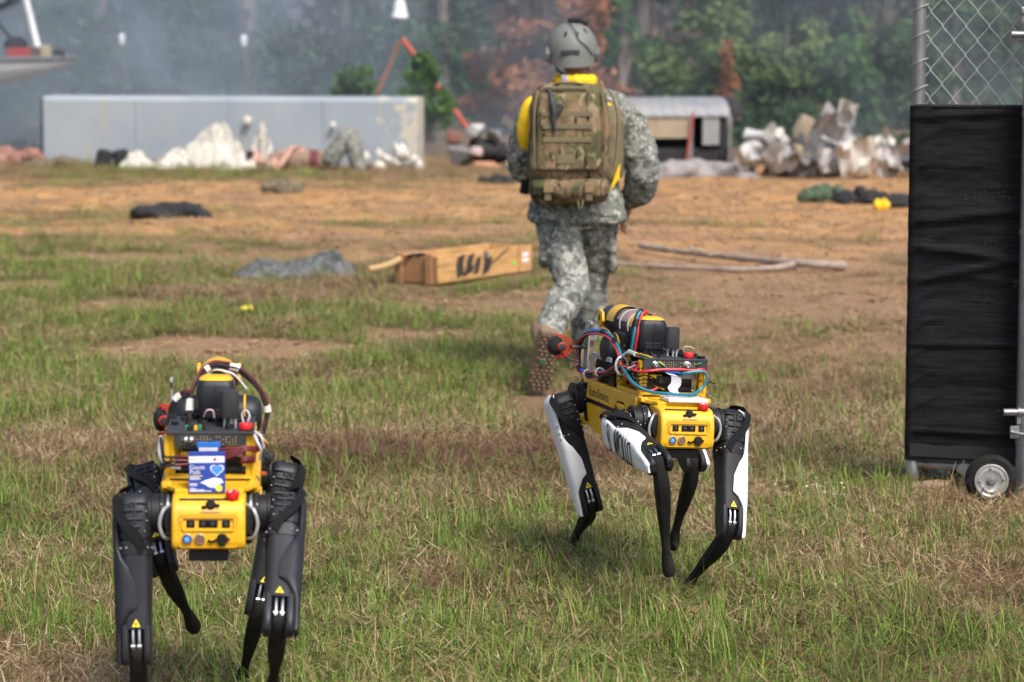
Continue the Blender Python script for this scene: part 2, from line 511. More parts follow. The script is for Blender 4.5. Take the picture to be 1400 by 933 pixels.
def clump_mesh(name, seed, n, nlit, rad, hmin, hmax, dryness, flat):
    rnd = random.Random(seed); vs, fs, ti, dr = [], [], [], []
    for q_ in range(n + nlit):
        lit = q_ >= n
        a = rnd.uniform(0, 2 * PI); r = rad * math.sqrt(rnd.random()); x, y = r * math.cos(a), r * math.sin(a)
        isdry = lit or rnd.random() < dryness
        d = rnd.uniform(.55, 1.25) if isdry else rnd.uniform(-.2, .55)
        t = min(1, max(0, rnd.gauss(.5, .25)))
        L = rnd.uniform(hmin, hmax) * (1.0 if not isdry else rnd.uniform(.7, 1.2))
        az = rnd.uniform(0, 2 * PI); w = rnd.uniform(.0009, .0019)
        th = rnd.uniform(.05, .9) if rnd.random() > flat else rnd.uniform(.9, 1.5)
        bend = rnd.uniform(.1, 1.4)
        px, py, pz = x, y, -.004
        if lit:                                    # loose pieces of the dead mat, lying at all angles
            L = rnd.uniform(.025, .085); th = rnd.uniform(1.15, 1.6); bend = rnd.uniform(-.3, .3); pz = rnd.uniform(0, .038); w *= .85; d = rnd.uniform(.5, 1.4); t = min(1, max(0, rnd.gauss(.52, .3)))
        dx, dy = math.cos(az), math.sin(az); sx, sy = -dy, dx
        o = len(vs); K = 2 if lit else 3
        for k in range(K + 1):
            ww = w * (1 - (k / K) ** 1.6)
            if k < K:
                vs += [(px - sx * ww, py - sy * ww, pz), (px + sx * ww, py + sy * ww, pz)]; ti += [t] * 2; dr += [d] * 2
            else:
                vs.append((px, py, pz)); ti.append(t); dr.append(d)
            ang = min(th + bend * (k / K) ** 1.3, 1.75); s = L / K
            px += dx * math.sin(ang) * s; py += dy * math.sin(ang) * s; pz += math.cos(ang) * s
            pz = max(pz, .002)
        for k in range(K - 1):
            i = o + 2 * k; fs.append((i, i + 1, i + 3, i + 2))
        i = o + 2 * (K - 1); fs.append((i, i + 1, i + 2))
    me = bpy.data.meshes.new(name); me.from_pydata(vs, [], fs)
    for nm, ar in (('tint', ti), ('dry', dr)):
        a = me.attributes.new(nm, 'FLOAT', 'POINT'); a.data.foreach_set('value', ar)
    me.polygons.foreach_set('use_smooth', [True] * len(fs))
    me.materials.append(GRASS); return me
protos = bpy.data.collections.new('grass_clumps')
specs = []
for i in range(5): specs.append((16, 40, .09, .03, .10, .4, .45))     # mixed
for i in range(3): specs.append((24, 16, .06, .05, .15, .12, .3))     # green tufts
for i in range(3): specs.append((7, 62, .11, .04, .11, .9, .9))       # matted straw
for i in range(2): specs.append((7, 0, .06, .08, .19, .45, .4))       # tall wisps
for i in range(2): specs.append((14, 14, .05, .02, .05, .5, .5))      # short stubble
for i, s in enumerate(specs):
    o = bpy.data.objects.new('clump_%02d' % i, clump_mesh('clump_%02d' % i, 100 + i, *s)); protos.objects.link(o)
CLOD = mat('soil_clods', (.26, .16, .09), .95, 0, .3, 40, .4, 80)
for i in range(3):
    rnd = random.Random(40 + i); mb = MB()
    for k in range(7): mb.ell((rnd.uniform(-.09, .09), rnd.uniform(-.09, .09), .004), (rnd.uniform(.006, .026), rnd.uniform(.006, .022), rnd.uniform(.004, .014)), u=6, w=4, rot=(0, 0, rnd.uniform(0, 3)))
    o = mb.build('clump_%02d' % (15 + i), CLOD, None, 0); COL.objects.unlink(o); protos.objects.link(o)
rs = np.random.RandomState(5)
PX, PY, PG, PS, PI_ = [], [], [], [], []
CLEAR = [(.13, 12.3, .16, 13.2, .17), (.37, 13.9, .37, 14.3, .12), (2.4, 19.5, 1.9, 19.6, .16), (1.9, 19.5, .8, 19.7, .16), (1.9, 19.6, 1.0, 21.0, .2), (-.75, 18.5, .2, 19.6, .2), (-.6, 18.3, .3, 19.6, .14), (-1.9, 18.9, -1.2, 19.5, .22), (-.92, 6.64, -.92, 6.6, .03)]
def scatter(y0, y1, dens, scale, margin, litter=.97):
    """clumps over the strip of field between y0 and y1 that the lens (and a step to either side of it) sees"""
    hw = .19 * y1 + margin
    N = int(dens * (y1 - y0) * 2 * hw)
    x = rs.uniform(-hw, hw, N); y = rs.uniform(y0, y1, N)
    keep = np.abs(x) < .19 * y + margin; x, y = x[keep], y[keep]
    b, g, c = cover(x, y)
    k = rs.rand(len(x)) > b * litter
    for (ax, ay, bx, by, r_) in CLEAR:          # trodden or covered ground
        t_ = np.clip(((x - ax) * (bx - ax) + (y - ay) * (by - ay)) / max(1e-6, (bx - ax) ** 2 + (by - ay) ** 2), 0, 1)
        d_ = np.hypot(x - ax - t_ * (bx - ax), y - ay - t_ * (by - ay)); k &= d_ > r_ * rs.uniform(.7, 1.15, len(x))
    x, y, b, g = x[k], y[k], b[k], g[k]
    t = rs.rand(len(x)); n2 = fbm(x, y, 1.1, 3, 61.)
    gg = g * .95 + (n2 - .5) * .7 - .05 * sstep(13, 10, y) + .13 * sstep(12, 15, y) * sstep(.8, -.6, x)
    ii = np.where(t < .40, rs.randint(0, 5, len(x)), np.where(t < .40 + .34 * np.clip(gg * 1.3 + .05, 0, 1), rs.randint(5, 8, len(x)), np.where(t < .93, rs.randint(8, 11, len(x)), rs.randint(11, 13, len(x)))))
    short = rs.rand(len(x)) < b * 1.2
    ii = np.where(short, np.where(rs.rand(len(x)) < .45, rs.randint(8, 11, len(x)), rs.randint(13, 15, len(x))), ii)
    PX.append(x); PY.append(y); PG.append(np.clip(gg + rs.normal(0, .12, len(x)), 0, 1)); PI_.append(ii)
    PS.append(scale * rs.uniform(.7, 1.25, len(x)) * (1 - .3 * b))
scatter(5.6, 10.5, 400, 1.0, .9)
scatter(10.5, 15, 300, 1.05, .9)
scatter(15, 22, 170, 1.15, 1.0, .86)
scatter(22, 36, 95, 1.3, 1.0, .80)
N = 5200
x = rs.uniform(-7, 7, N); y = rs.uniform(13.5, 34, N); b, g, c = cover(x, y); k = (rs.rand(N) < b * .9) & (np.abs(x) < .19 * y + 1)
x, y = x[k], y[k]; PX.append(x); PY.append(y); PG.append(x * 0); PS.append(rs.uniform(.5, 1.3, len(x))); PI_.append(rs.randint(15, 18, len(x)))
X = np.concatenate(PX); Y = np.concatenate(PY); Gv = np.concatenate(PG); S = np.concatenate(PS); I = np.concatenate(PI_)
pm = bpy.data.meshes.new('grass'); pm.vertices.add(len(X))
pm.vertices.foreach_set('co', np.stack([X, Y, ground_z(X, Y)], -1).astype(np.float32).ravel())
for nm, ar, ty in (('green', Gv, 'FLOAT'), ('scl', S, 'FLOAT'), ('rot', rs.uniform(0, 6.283, len(X)), 'FLOAT'), ('idx', I, 'INT'), ('lean', rs.normal(0, .16, len(X)), 'FLOAT'), ('rust', np.clip((fbm(X, Y, .9, 4, 83.) - .43) * 7 + rs.normal(0, .2, len(X)), 0, 1) * (1 - .8 * sstep(11, 15, Y)), 'FLOAT')):
    a = pm.attributes.new(nm, ty, 'POINT'); a.data.foreach_set('value', ar.astype(np.int32 if ty == 'INT' else np.float32))
grass = link('grass', pm, None, 'ragged green and straw coloured grass covering the field', 'grass', None, 'stuff')
pm.materials.append(GRASS)
ng = bpy.data.node_groups.new('scatter_clumps', 'GeometryNodeTree')
ng.interface.new_socket('Geometry', in_out='INPUT', socket_type='NodeSocketGeometry')
ng.interface.new_socket('Geometry', in_out='OUTPUT', socket_type='NodeSocketGeometry')
gi = ng.nodes.new('NodeGroupInput'); go = ng.nodes.new('NodeGroupOutput')
ip = ng.nodes.new('GeometryNodeInstanceOnPoints'); ci = ng.nodes.new('GeometryNodeCollectionInfo')
ci.inputs[0].default_value = protos; ci.inputs['Separate Children'].default_value = True; ci.inputs['Reset Children'].default_value = True
def named(nm, ty):
    a = ng.nodes.new('GeometryNodeInputNamedAttribute'); a.data_type = ty; a.inputs[0].default_value = nm; return a.outputs[0]
cx_ = ng.nodes.new('ShaderNodeCombineXYZ'); ng.links.new(named('rot', 'FLOAT'), cx_.inputs[2]); ng.links.new(named('lean', 'FLOAT'), cx_.inputs[0])
ng.links.new(gi.outputs[0], ip.inputs['Points']); ng.links.new(ci.outputs[0], ip.inputs['Instance'])
ip.inputs['Pick Instance'].default_value = True
ng.links.new(named('idx', 'INT'), ip.inputs['Instance Index']); ng.links.new(cx_.outputs[0], ip.inputs['Rotation'])
ng.links.new(named('scl', 'FLOAT'), ip.inputs['Scale']); ng.links.new(ip.outputs[0], go.inputs[0])
md = grass.modifiers.new('clumps', 'NODES'); md.node_group = ng
print('clumps', len(X))
# ------------------------------------------------------------------ shared materials
YEL = mat('yellow_plastic', (.72, .40, .012), .42, 0, .05, 30, .06, 500, dirt=(.42, .24, .05), dirt_amt=.55, dirt_scale=9)
YEL2 = mat('yellow_anodised', (.70, .42, .01), .38, .15, .06, 25, 0)
BLK = mat('black_plastic', (.012, .0125, .014), .5, 0, .25, 30, .12, 400, .28, dirt=(.035, .03, .026), dirt_amt=.5, dirt_scale=12)
BLK2 = mat('charcoal_shell', (.015, .0165, .021), .46, 0, .15, 20, .05, 400, .35, dirt=(.04, .036, .03), dirt_amt=.4)
RUB = mat('matt_rubber', (.009, .0085, .008), .8, 0, .3, 40, .15, 300, .25, dirt=(.045, .035, .025), dirt_amt=.6, dirt_scale=14)
STRAP = mat('webbing_black', (.008, .0085, .010), .85, 0, .3, 200, .25, 900, .2)
WHT = mat('white_shell', (.80, .81, .83), .38, 0, .03, 10, 0, dirt=(.45, .38, .30), dirt_amt=.5, dirt_scale=11)
STEEL = mat('bright_steel', (.55, .56, .57), .3, 1, .1, 30)
RED = mat('red_plastic', (.55, .012, .012), .35, 0, .08)
REDW = mat('red_wire', (.50, .022, .03), .45, 0, .12)
DRED = mat('dark_red_wire', (.12, .008, .012), .5, 0, .15)
TEAL = mat('teal_cable', (.012, .16, .22), .45, 0, .12)
BLUE = mat('blue_plastic', (.01, .13, .50), .45, 0, .1)
GRY = mat('grey_metal', (.40, .41, .42), .45, .3, .08)
DGRY = mat('dark_grey_plastic', (.026, .028, .031), .55, 0, .15, 30, .08, 500)
INK = mat('black_print', (.012, .012, .014), .6, 0, .1)
GLASS = mat('dark_lens', (.006, .007, .009), .12, 0, .1)
GREENW = mat('green_wire', (.03, .22, .08), .5, 0, .1)
YELW = mat('yellow_wire', (.6, .38, .02), .5, 0, .1)
TAPE = mat('cream_tape', (.62, .60, .54), .6, 0, .06)
LAV = mat('ribbon_grey', (.55, .54, .58), .55, 0, .05)
WARN = mat('warning_yellow', (.78, .62, .02), .5, 0, .05)
BLUELED = mat('blue_led', (.05, .12, .8), .3, 0, .05, emit=(.03, .14, 1.0), estr=1.6)
FOAM = mat('foam_windshield', (.012, .012, .013), .98, 0, .35, 220, .5, 900)
PERF = mat('copper_pads', (.5, .36, .14), .4, .8, .1)

def rotm(pit, rol):
    return Matrix.Rotation(pit, 3, 'Y') @ Matrix.Rotation(rol, 3, 'X')
LU, LL = .32, .36
def spow(c, e): return math.copysign(abs(c) ** e, c)

def leg(root, BX, front, left, ab, hy, kn, shell_mat, words=None, logo=False):
    sy = 1 if left else -1
    Rab = Matrix.Rotation(ab, 3, 'X')
    hip = Vector((.298 * (1 if front else -1), .055 * sy, 0))
    top = hip + Rab @ Vector((0, .12 * sy, 0))
    d1 = Vector((-math.sin(hy), 0, -math.cos(hy))); f1 = Vector((math.cos(hy), 0, -math.sin(hy)))
    d2 = Vector((math.sin(kn), 0, -math.cos(kn))); f2 = Vector((math.cos(kn), 0, math.sin(kn)))
    q1 = Vector((0, sy, 0))
    U = lambda v: BX(top + Rab @ (f1 * v.x + q1 * v.y + d1 * v.z))          # x front, y outward, z along the leg
    knee = top + Rab @ (d1 * LU)
    W = lambda v: BX(knee + Rab @ (f2 * v.x + q1 * v.y + d2 * v.z))
    # profile of the thigh
    T = [-.048, -.04, -.02, .03, .07, .1, .15, .2, .25, .28]
    WP = [.030, .044, .054, .056, .052, .047, .043, .040, .038, .036]
    WQ = [.030, .036, .039, .040, .039, .038, .038, .037, .036, .035]
    wp = lambda t: float(np.interp(t, T, WP)); wq = lambda t: float(np.interp(t, T, WQ))
    def S(t, a, off=0., e=.55):
        c, s = math.cos(a), math.sin(a)
        return Vector(((wp(t) + off) * spow(c, e), (wq(t) + off) * spow(s, e), t))
    mb = MB(); mb.X = U
    mb.loft([[S(t, 2 * PI * j / 28) for j in range(28)] for t in (-.048, -.044, -.036, -.02, .0, .03, .06)], 0)
    mb.loft([[S(t, 2 * PI * j / 28, -.003) for j in range(28)] for t in (.06, .068)], 0, False)
    mb.loft([[S(t, 2 * PI * j / 28, .002) for j in range(28)] for t in (.068, .07, .096, .098)], 0)
    mb.loft([[S(t, 2 * PI * j / 28) for j in range(28)] for t in (.098, .12, .15, .18, .21, .24, .262, .272)], 0)
    # knee fork
    for s in (-1, 1):
        mb.loft([[Vector((w * spow(math.cos(a), .6), s * .0255 + .0105 * spow(math.sin(a), .6), t)) for a in [2 * PI * j / 16 for j in range(16)]]
                 for t, w in ((.262, .036), (.29, .036), (.32, .034), (.34, .028), (.352, .018), (.355, .008))], 0)
    mb.box((.018, 0, .285), (.03, .034, .04), .006)
    # ribs and recesses of the hip drive, rear and front
    for s in (-1, 1):
        for k, t in enumerate((-.022, -.004, .016, .034)):
            mb.box((s * (wp(t) + .001), -.004 + (k % 2) * .006, t), (.008, .05 - .006 * k, .005), .002)
        mb.box((s * (wp(.0) + .001), -.002, .004), (.006, .006, .05), .002)
        mb.lathe((s * (wp(-.01)), .012, -.012), (s, 0, 0), [(0, .009), (.006, .009), (.006, .005), (.002, .005)], 12)
    ul = mb.build('upper_leg', BLK2 if shell_mat is BLK2 else BLK, root)
    b = MB(); b.X = U
    for a in np.linspace(0, 2 * PI, 15)[:-1]:
        pth = S(.083, a + .2, .003); b.ell(pth, .0028, u=8, w=6)
    for (x, y, t) in ((-.05, -.028, -.002), (-.05, -.03, .02), (-.052, .02, .028), (-.053, -.024, .045)):
        b.ell((x - .002, y, t), .0026, u=8, w=6)
    b.build('bolts', STEEL, ul, kind='stuff')
    # outer shell wrapping part of the rear
    Ts = [-.05, -.046, -.036, -.02, 0, .03, .06, .085, .1, .112, .125, .14, .17, .2, .22, .235, .25, .262, .275, .29, .31, .33, .347, .353]
    def a1(t): return R(float(np.interp(t, [-.05, .06, .085, .105, .125, .15, .225, .25, .275, .36], [132, 128, 130, 148, 170, 180, 181, 160, 128, 116])))
    def a0(t): return R(float(np.interp(t, [-.05, .06, .1, .22, .27, .36], [40, 50, 28, 28, 60, 72])))
    def SH(t, a, off):
        if t > .272:
            k = (t - .272) / .085; sh = .82 if t > .34 else 1
            v = S(.272, a, off + .003); v.x *= (1 - .35 * k) * sh; v.z = t; return v
        v = S(t, a, off + .003)
        if t < -.03: v.x *= .96; v.y *= (1 - (-.03 - t) * 9)
        return v
    def OF(t, a):
        k = min(1., max(0., (a - a0(t)) / (a1(t) - a0(t))))
        return .0045 + .006 * math.sin(PI * k) ** .5 * (1 if -.045 < t < .35 else .3)
    ring = []
    NA = 22
    for t in Ts:
        A0, A1 = a0(t), a1(t)
        outer = [SH(t, A0 + (A1 - A0) * j / NA, OF(t, A0 + (A1 - A0) * j / NA)) for j in range(NA + 1)]
        inner = [SH(t, A0 + (A1 - A0) * j / NA, .0) for j in range(NA, -1, -1)]
        ring.append(outer + inner)
    mb = MB(); mb.X = U; mb.loft(ring, 0)
    sh = mb.build('leg_shell', shell_mat, ul, 50)
    if words:
        mb = MB(); mb.X = U
        for (wd, t0, ac, size, stretch, flip) in words:
            vs, fs = fine_text(wd)
            # u runs along the leg, v round it
            def on(vx, vy, wd=wd):
                t = t0 + vx * size * stretch; a = R(ac) + (.35 - vy) * size / .040 * (1 if flip else -1)
                return SH(t, a, OF(t, a) + .0016)
            mb.add([on(vx, vy) for vx, vy in vs], fs)
        mb.build('lettering', INK, ul, 0)
    if logo:
        mb = MB(); mb.X = U
        for (tc_, ac, rr) in ((.052, 128, .007), (.075, 126, .0055), (.094, 126, .005)):
            cen = [SH(tc_ + rr * math.cos(k * PI / 6), R(ac) + rr * math.sin(k * PI / 6) / .045, .0118) for k in range(12)]
            cin = [SH(tc_ + rr * .45 * math.cos(k * PI / 6), R(ac) + rr * .45 * math.sin(k * PI / 6) / .045, .0118) for k in range(12)]
            mb.add(cen + cin, [(k, (k + 1) % 12, 12 + (k + 1) % 12, 12 + k) for k in range(10)])
        mb.build('emblem', BLUE, ul, 0)
    # warning triangle
    mb = MB(); mb.X = U
    z0 = .248; ww = .0100; xx = -wp(.25) - .0022
    mb.add([(xx, -ww - .001, z0 + .019), (xx, ww - .001, z0 + .019), (xx, -.001, z0)], [(0, 1, 2)])
    mb.add([(xx - .0008, -.0022, z0 + .016), (xx - .0008, .0016, z0 + .016), (xx - .0008, -.001, z0 + .008), (xx - .0008, -.004, z0 + .012), (xx - .0008, .003, z0 + .012)], [(0, 1, 2), (3, 4, 2)], 1)
    mb.build('warning_sticker', [WARN, INK], ul, 0)
    # webbing strap over the hip
    mb = MB(); mb.X = U
    path = curve([S(.09, R(200), .004), S(.06, R(184), .006), S(.02, R(165), .010), S(-.015, R(150), .013), S(-.044, R(138), .015), S(-.060, R(110), .004) + Vector((.01, -.02, 0)), S(-.056, R(80), .0) + Vector((.0, -.02, 0))], 5)
    n_ = len(path)
    L_ = [p + Vector((0, -.009 + .004, -.008)) for p in path]; R_ = [p + Vector((0, .011, .008)) for p in path]
    mb.add(L_ + R_, [(i, i + 1, n_ + i + 1, n_ + i) for i in range(n_ - 1)])
    L2 = [p + Vector((-.0025, 0, 0)) for p in L_]; R2 = [p + Vector((-.0025, 0, 0)) for p in R_]
    mb.add(L2 + R2, [(i, i + 1, n_ + i + 1, n_ + i) for i in range(n_ - 1)])
    mb.add(L_ + L2, [(i, i + 1, n_ + i + 1, n_ + i) for i in range(n_ - 1)]); mb.add(R_ + R2, [(i, i + 1, n_ + i + 1, n_ + i) for i in range(n_ - 1)])
    mb.build('strap', STRAP, ul)
    # silver push rods at the knee
    mb = MB(); mb.X = U
    for s in (-1, 1):
        mb.tube([(-.024, s * .0075, .268), (-.028, s * .0075, .29), (-.020, s * .0075, .318)], .0042, 10)
        mb.cyl((-.021, s * .012, .312), (-.021, s * .003, .312), .0065, n=12)
    mb.build('knee_linkage', STEEL, ul)
    # shin: slightly bowed, narrowing to the ankle, flared rubber foot
    mb = MB(); mb.X = W
    prof = [(-.022, .006, .010, .012), (-.016, .002, .018, .0145), (.0, -.002, .023, .0155), (.03, -.010, .024, .0195), (.07, -.014, .023, .0215), (.12, -.011, .021, .0205), (.18, -.003, .0175, .0175),
            (.24, .004, .014, .0125), (.285, .006, .0125, .011), (.305, .006, .0135, .0125)]
    mb.loft([[Vector((cx + a * spow(math.cos(w), .5), c * spow(math.sin(w), .5), t)) for w in [2 * PI * j / 18 for j in range(18)]] for t, cx, a, c in prof], 0)
    lo = mb.build('lower_leg', RUB, ul)
    mb = MB(); mb.X = W
    prof = [(.296, .006, .012, .012), (.31, .006, .016, .015), (.33, .004, .0185, .0175), (.348, .002, .0205, .0195), (.362, .0, .0205, .0200), (.373, -.002, .015, .016), (.377, -.002, .006, .007)]
    mb.loft([[Vector((cx + a * math.cos(w), c * math.sin(w), t)) for w in [2 * PI * j / 18 for j in range(18)]] for t, cx, a, c in prof], 0)
    mb.build('foot', RUB, ul)
    return ul

def side(poly, y0, y1, BX, mb, m=0, bev=.004):
    for s in (-1, 1):
        mb.prism(poly, s * y0, s * y1, 'y', bev, m)

def robot(name, label, X, Y, Z, yaw, pit, rol, legs, shell, variant):
    root = empty(name, (X, Y, 0), PI / 2 + yaw, label, 'robot', 'four legged robots following the soldier')
    RM = rotm(pit, rol)
    BX = lambda v: RM @ Vector(v) + Vector((0, 0, Z))
    def nb():
        m_ = MB(); m_.X = BX; return m_
    # --- hull
    mb = nb()
    mb.box((0, 0, -.012), (.58, .205, .135), .012)
    mb.prism([(-.40, .05), (-.40, -.06), (-.28, -.078), (.28, -.078), (.42, -.05), (.42, .05)], -.078, .078, 'y', .01)
    mb.box((0, 0, .061), (.40, .17, .012), .004)
    for k in range(7):                                     # payload rail blocks
        for s in (-1, 1): mb.box((-.19 + k * .062, s * .082, .069), (.04, .016, .012), .003)
    mb.box((-.345, 0, -.085), (.10, .092, .026), .004)
    body = mb.build('hull', BLK, root)
    mb = nb()
    side([(.215, .066), (.228, .008), (-.05, .006), (-.088, .036), (-.15, .036), (-.212, -.014), (-.236, -.010), (-.262, .046), (-.262, .066)], .098, .117, BX, mb)
    mb.prism([(-.30, .072), (.215, .066), (.215, .058), (-.30, .058)], .088, .113, 'y', .003)
    mb.prism([(-.30, .072), (.215, .066), (.215, .058), (-.30, .058)], -.113, -.088, 'y', .003)
    mb.prism([(-.262, -.113), (-.262, .113), (-.285, .108), (-.33, .085), (-.36, .08), (-.36, -.08), (-.33, -.085), (-.285, -.108)], .0545, .0665, 'z', .003)
    mb.prism([(.262, -.113), (.262, .113), (.285, .108), (.33, .085), (.42, .08), (.42, -.08), (.33, -.085), (.285, -.108)], .0505, .0625, 'z', .003)
    mb.build('upper_fairing', YEL, body)
    mb = nb()
    side([(.228, -.008), (.205, -.058), (.13, -.092), (-.085, -.092), (-.135, -.05), (-.12, -.02), (-.06, -.008)], .096, .114, BX, mb)
    side([(-.16, -.018), (-.235, -.028), (-.235, -.06), (-.165, -.062)], .098, .114, BX, mb)
    mb.prism([(.20, -.074), (.13, -.096), (-.085, -.096), (-.13, -.074)], -.094, .094, 'y', .004)
    for s in (-1, 1): mb.prism([(.20, -.075), (.27, -.085), (.285, -.06), (.275, -.06), (.262, -.074), (.2, -.066)], s * .06, s * .113, 'y', .003)
    mb.build('lower_fairing', YEL, body)
    # side vents: frame with three slots
    for s in (-1, 1):
        mb = nb()
        mb.prism([(-.09, .03), (-.155, .03), (-.195, -.012), (-.19, -.03), (-.11, -.016)], s * .104, s * .1215, 'y', .004)
        vf = mb.build('vent_frame', YEL, body)
        mb = nb()
        for k in range(3):
            x = -.104 - k * .026
            mb.prism([(x, .018 - k * .004), (x - .011, .018 - k * .005), (x - .020, -.014 - k * .004), (x - .010, -.012 - k * .004)], s * .116, s * .1226, 'y', 0)
        mb.build('vent_slots', INK, vf, 0)
    vs, fs = text_geo('BostonDynamics')
    wmax = max(v[0] for v in vs)
    for s in (-1, 1):
        mb = nb()
        pts = []
        for u, w in vs:
            k = u / wmax
            x = (.195 - k * .200) if s > 0 else (-.005 + k * .200)
            pts.append((x, s * .1176, .020 + w * .042))
        mb.add(pts, fs); mb.build('lettering', INK, body, 0)
    # --- hip drives
    for fx in (1, -1):
        for s in (-1, 1):
            mb = nb()
            x0, x1 = (.225, .40) if fx > 0 else (-.225, -.385)
            mb.lathe((x0, s * .062, -.005), (fx, 0, 0), [(0, .046), (.05, .046), (.052, .05), (.06, .05), (.062, .046), (.09, .047), (.092, .05), (.104, .05), (.106, .044), (.16, .042), (.162, .03)], 28)
            mb.lathe((fx * .298, s * .085, -.002), (0, s, 0), [(0, .047), (.02, .047), (.022, .051), (.03, .051), (.032, .046), (.05, .046), (.052, .049), (.058, .049)], 28)
            hp = mb.build('hip_drive', BLK, body)
    mb = nb()
    for fx in (1, -1):
        for s in (-1, 1):
            for k in range(10):
                a = k * PI / 5
                mb.ell((fx * .298 + .0485 * math.cos(a), s * .112, -.002 + .0485 * math.sin(a)), .0028, u=8, w=6)
    for s in (-1, 1):
        mb.lathe((-.298, s * .094, -.002), (0, s, 0), [(0, .0475), (.001, .0505), (.005, .0505), (.006, .0475)], 28)
    mb.build('hip_bolts', STEEL, body, kind='stuff')
    # hose loops beside the rear block
    for s in (-1, 1):
        mb = nb()
        mb.tube(curve([(-.36, s * .088, .03), (-.39, s * .105, .022), (-.392, s * .114, -.01), (-.385, s * .105, -.042), (-.36, s * .088, -.05)], 5), .0042, 8)
        mb.build('hose', GRY, body)
    # --- rear block with the control panel
    mb = nb()
    mb.prism([(-.29, .057), (-.352, .057), (-.394, .050), (-.414, .032), (-.422, .0), (-.424, -.052), (-.414, -.068), (-.29, -.068)], -.086, .086, 'y', .013)
    rear = mb.build('rear_block', YEL, root, 50)
    mb = nb()
    FX = -.4228
    def frame(y0, y1, z0, z1, w, d, rr=.008):
        o, i_ = [], []
        for (cy, cz, a_0) in ((y1 - rr, z1 - rr, 0), (y0 + rr, z1 - rr, 90), (y0 + rr, z0 + rr, 180), (y1 - rr, z0 + rr, 270)):
            for k in range(5):
                a = R(a_0 + k * 22.5); o.append((cy + rr * math.cos(a), cz + rr * math.sin(a))); i_.append((cy + (rr - w) * math.cos(a), cz + (rr - w) * math.sin(a)))
        n_ = len(o); vs_ = [(FX, a, b) for a, b in o] + [(FX - d, a * 1, b) for a, b in o] + [(FX - d, a, b) for a, b in i_] + [(FX + .001, a, b) for a, b in i_]
        fs_ = []
        for k in range(n_):
            j = (k + 1) % n_
            fs_ += [(k, j, n_ + j, n_ + k), (n_ + k, n_ + j, 2 * n_ + j, 2 * n_ + k), (2 * n_ + k, 2 * n_ + j, 3 * n_ + j, 3 * n_ + k)]
        mb.add(vs_, fs_)
    frame(-.062, .062, -.021, .013, .003, .004)
    frame(-.068, .068, -.060, .020, .002, .0016)
    mb.build('panel_frame', YEL, rear)
    for (y, wd) in ((.041, .019), (0, .044), (-.041, .019)):
        mb = nb(); mb.box((FX - .0006, y, -.004), (.003, wd, .018), .002); wo = mb.build('camera_window', GLASS, rear)
    mb = nb()
    for (y, z) in ((.041, -.004), (-.041, -.004), (.012, -.004), (-.01, -.004)):
        mb.lathe((FX - .001, y, z), (-1, 0, 0), [(0, .0055), (.002, .0055), (.0025, .003)], 12)
    mb.build('camera_lens', DGRY, rear)
    for (y, mm) in ((.049, BLUELED), (.020, mat('brown_button', (.20, .085, .05), .35))):
        mb = nb()
        mb.lathe((FX, y, -.040), (-1, 0, 0), [(0, .0125), (.004, .0125), (.005, .0115), (.005, .0085), (.002, .0082)], 24)
        bz = mb.build('button_bezel', STEEL, rear)
        mb = nb(); mb.lathe((FX - .001, y, -.040), (-1, 0, 0), [(0, .0084), (.0025, .0084), (.0032, .006)], 20)
        mb.build('button', DGRY if mm is BLUELED else mm, bz)
        if mm is BLUELED:
            mb = nb(); mb.lathe((FX - .0035, y, -.040), (-1, 0, 0), [(0, .0055), (.0012, .0055), (.0015, .004)], 16); mb.build('indicator_light', BLUELED, bz)
    mb = nb()
    mb.lathe((FX, -.032, -.040), (-1, 0, 0), [(0, .0135), (.006, .0135), (.008, .011)], 12)
    mb.box((FX - .004, -.032, -.052), (.008, .016, .006), .002); mb.box((FX - .004, -.046, -.040), (.008, .008, .006), .002)
    mb.tube(curve([(FX - .002, -.018, -.042), (FX - .006, -.008, -.046), (FX - .002, .0, -.043)], 5), .0028, 8)
    mb.build('socket_cover', RUB, rear)
    mb = nb()
    mb.lathe((-.405, -.005, .036), (-.8, 0, .45), [(0, .012), (.007, .012), (.010, .009)], 12)
    mb.box((-.414, .010, .034), (.008, .012, .006), .002); mb.box((-.414, -.020, .038), (.008, .012, .006), .002)
    mb.build('port_cover', RUB, rear)
    mb = nb(); mb.box((-.4205, -.005, .024), (.002, .046, .0025), 0); mb.build('serial_strip', GRY, rear)
    mb = nb(); mb.lathe((-.388, -.055, .048), (-.2, 0, 1), [(0, .013), (.005, .013), (.0055, .0155), (.015, .0165), (.019, .0145), (.020, .010)], 24)
    es = mb.build('emergency_stop', RED, rear)
    mb = nb()
    for k in range(3):
        a = k * 2 * PI / 3
        mb.tube([(-.4 + .010 * math.cos(a + t), -.055 + .010 * math.sin(a + t), .0685) for t in (0, .25, .5, .75)], .0011, 6)
    mb.build('arrow_marks', WHT, es)
    # --- payload frame of slotted extrusions
    def post(x, y, z0, z1):
        w, g, d = .0122, .0026, .005
        sec = []
        for (sx, sy_) in ((1, 1), (-1, 1), (-1, -1), (1, -1)):
            pass
        P_ = [(w, -w), (w, -g), (w - d, -g), (w - d, g), (w, g), (w, w), (g, w), (g, w - d), (-g, w - d), (-g, w), (-w, w), (-w, g), (-w + d, g), (-w + d, -g), (-w, -g), (-w, -w), (-g, -w), (-g, -w + d), (g, -w + d), (g, -w)]
        m_ = nb(); m_.prism([(x + a, y + b) for a, b in P_], z0, z1, 'z'); return m_.build('frame_post', YEL2, root, 20)
    for (x, y) in ((-.25, .096), (-.25, -.096), (-.05, .094), (-.05, -.094)): post(x, y, .085, .180)
    z = .0735
    mb = nb(); mb.box((-.25, 0, z + .0005), (.026, .215, .021), .002); mb.build('frame_beam', YEL2, root)
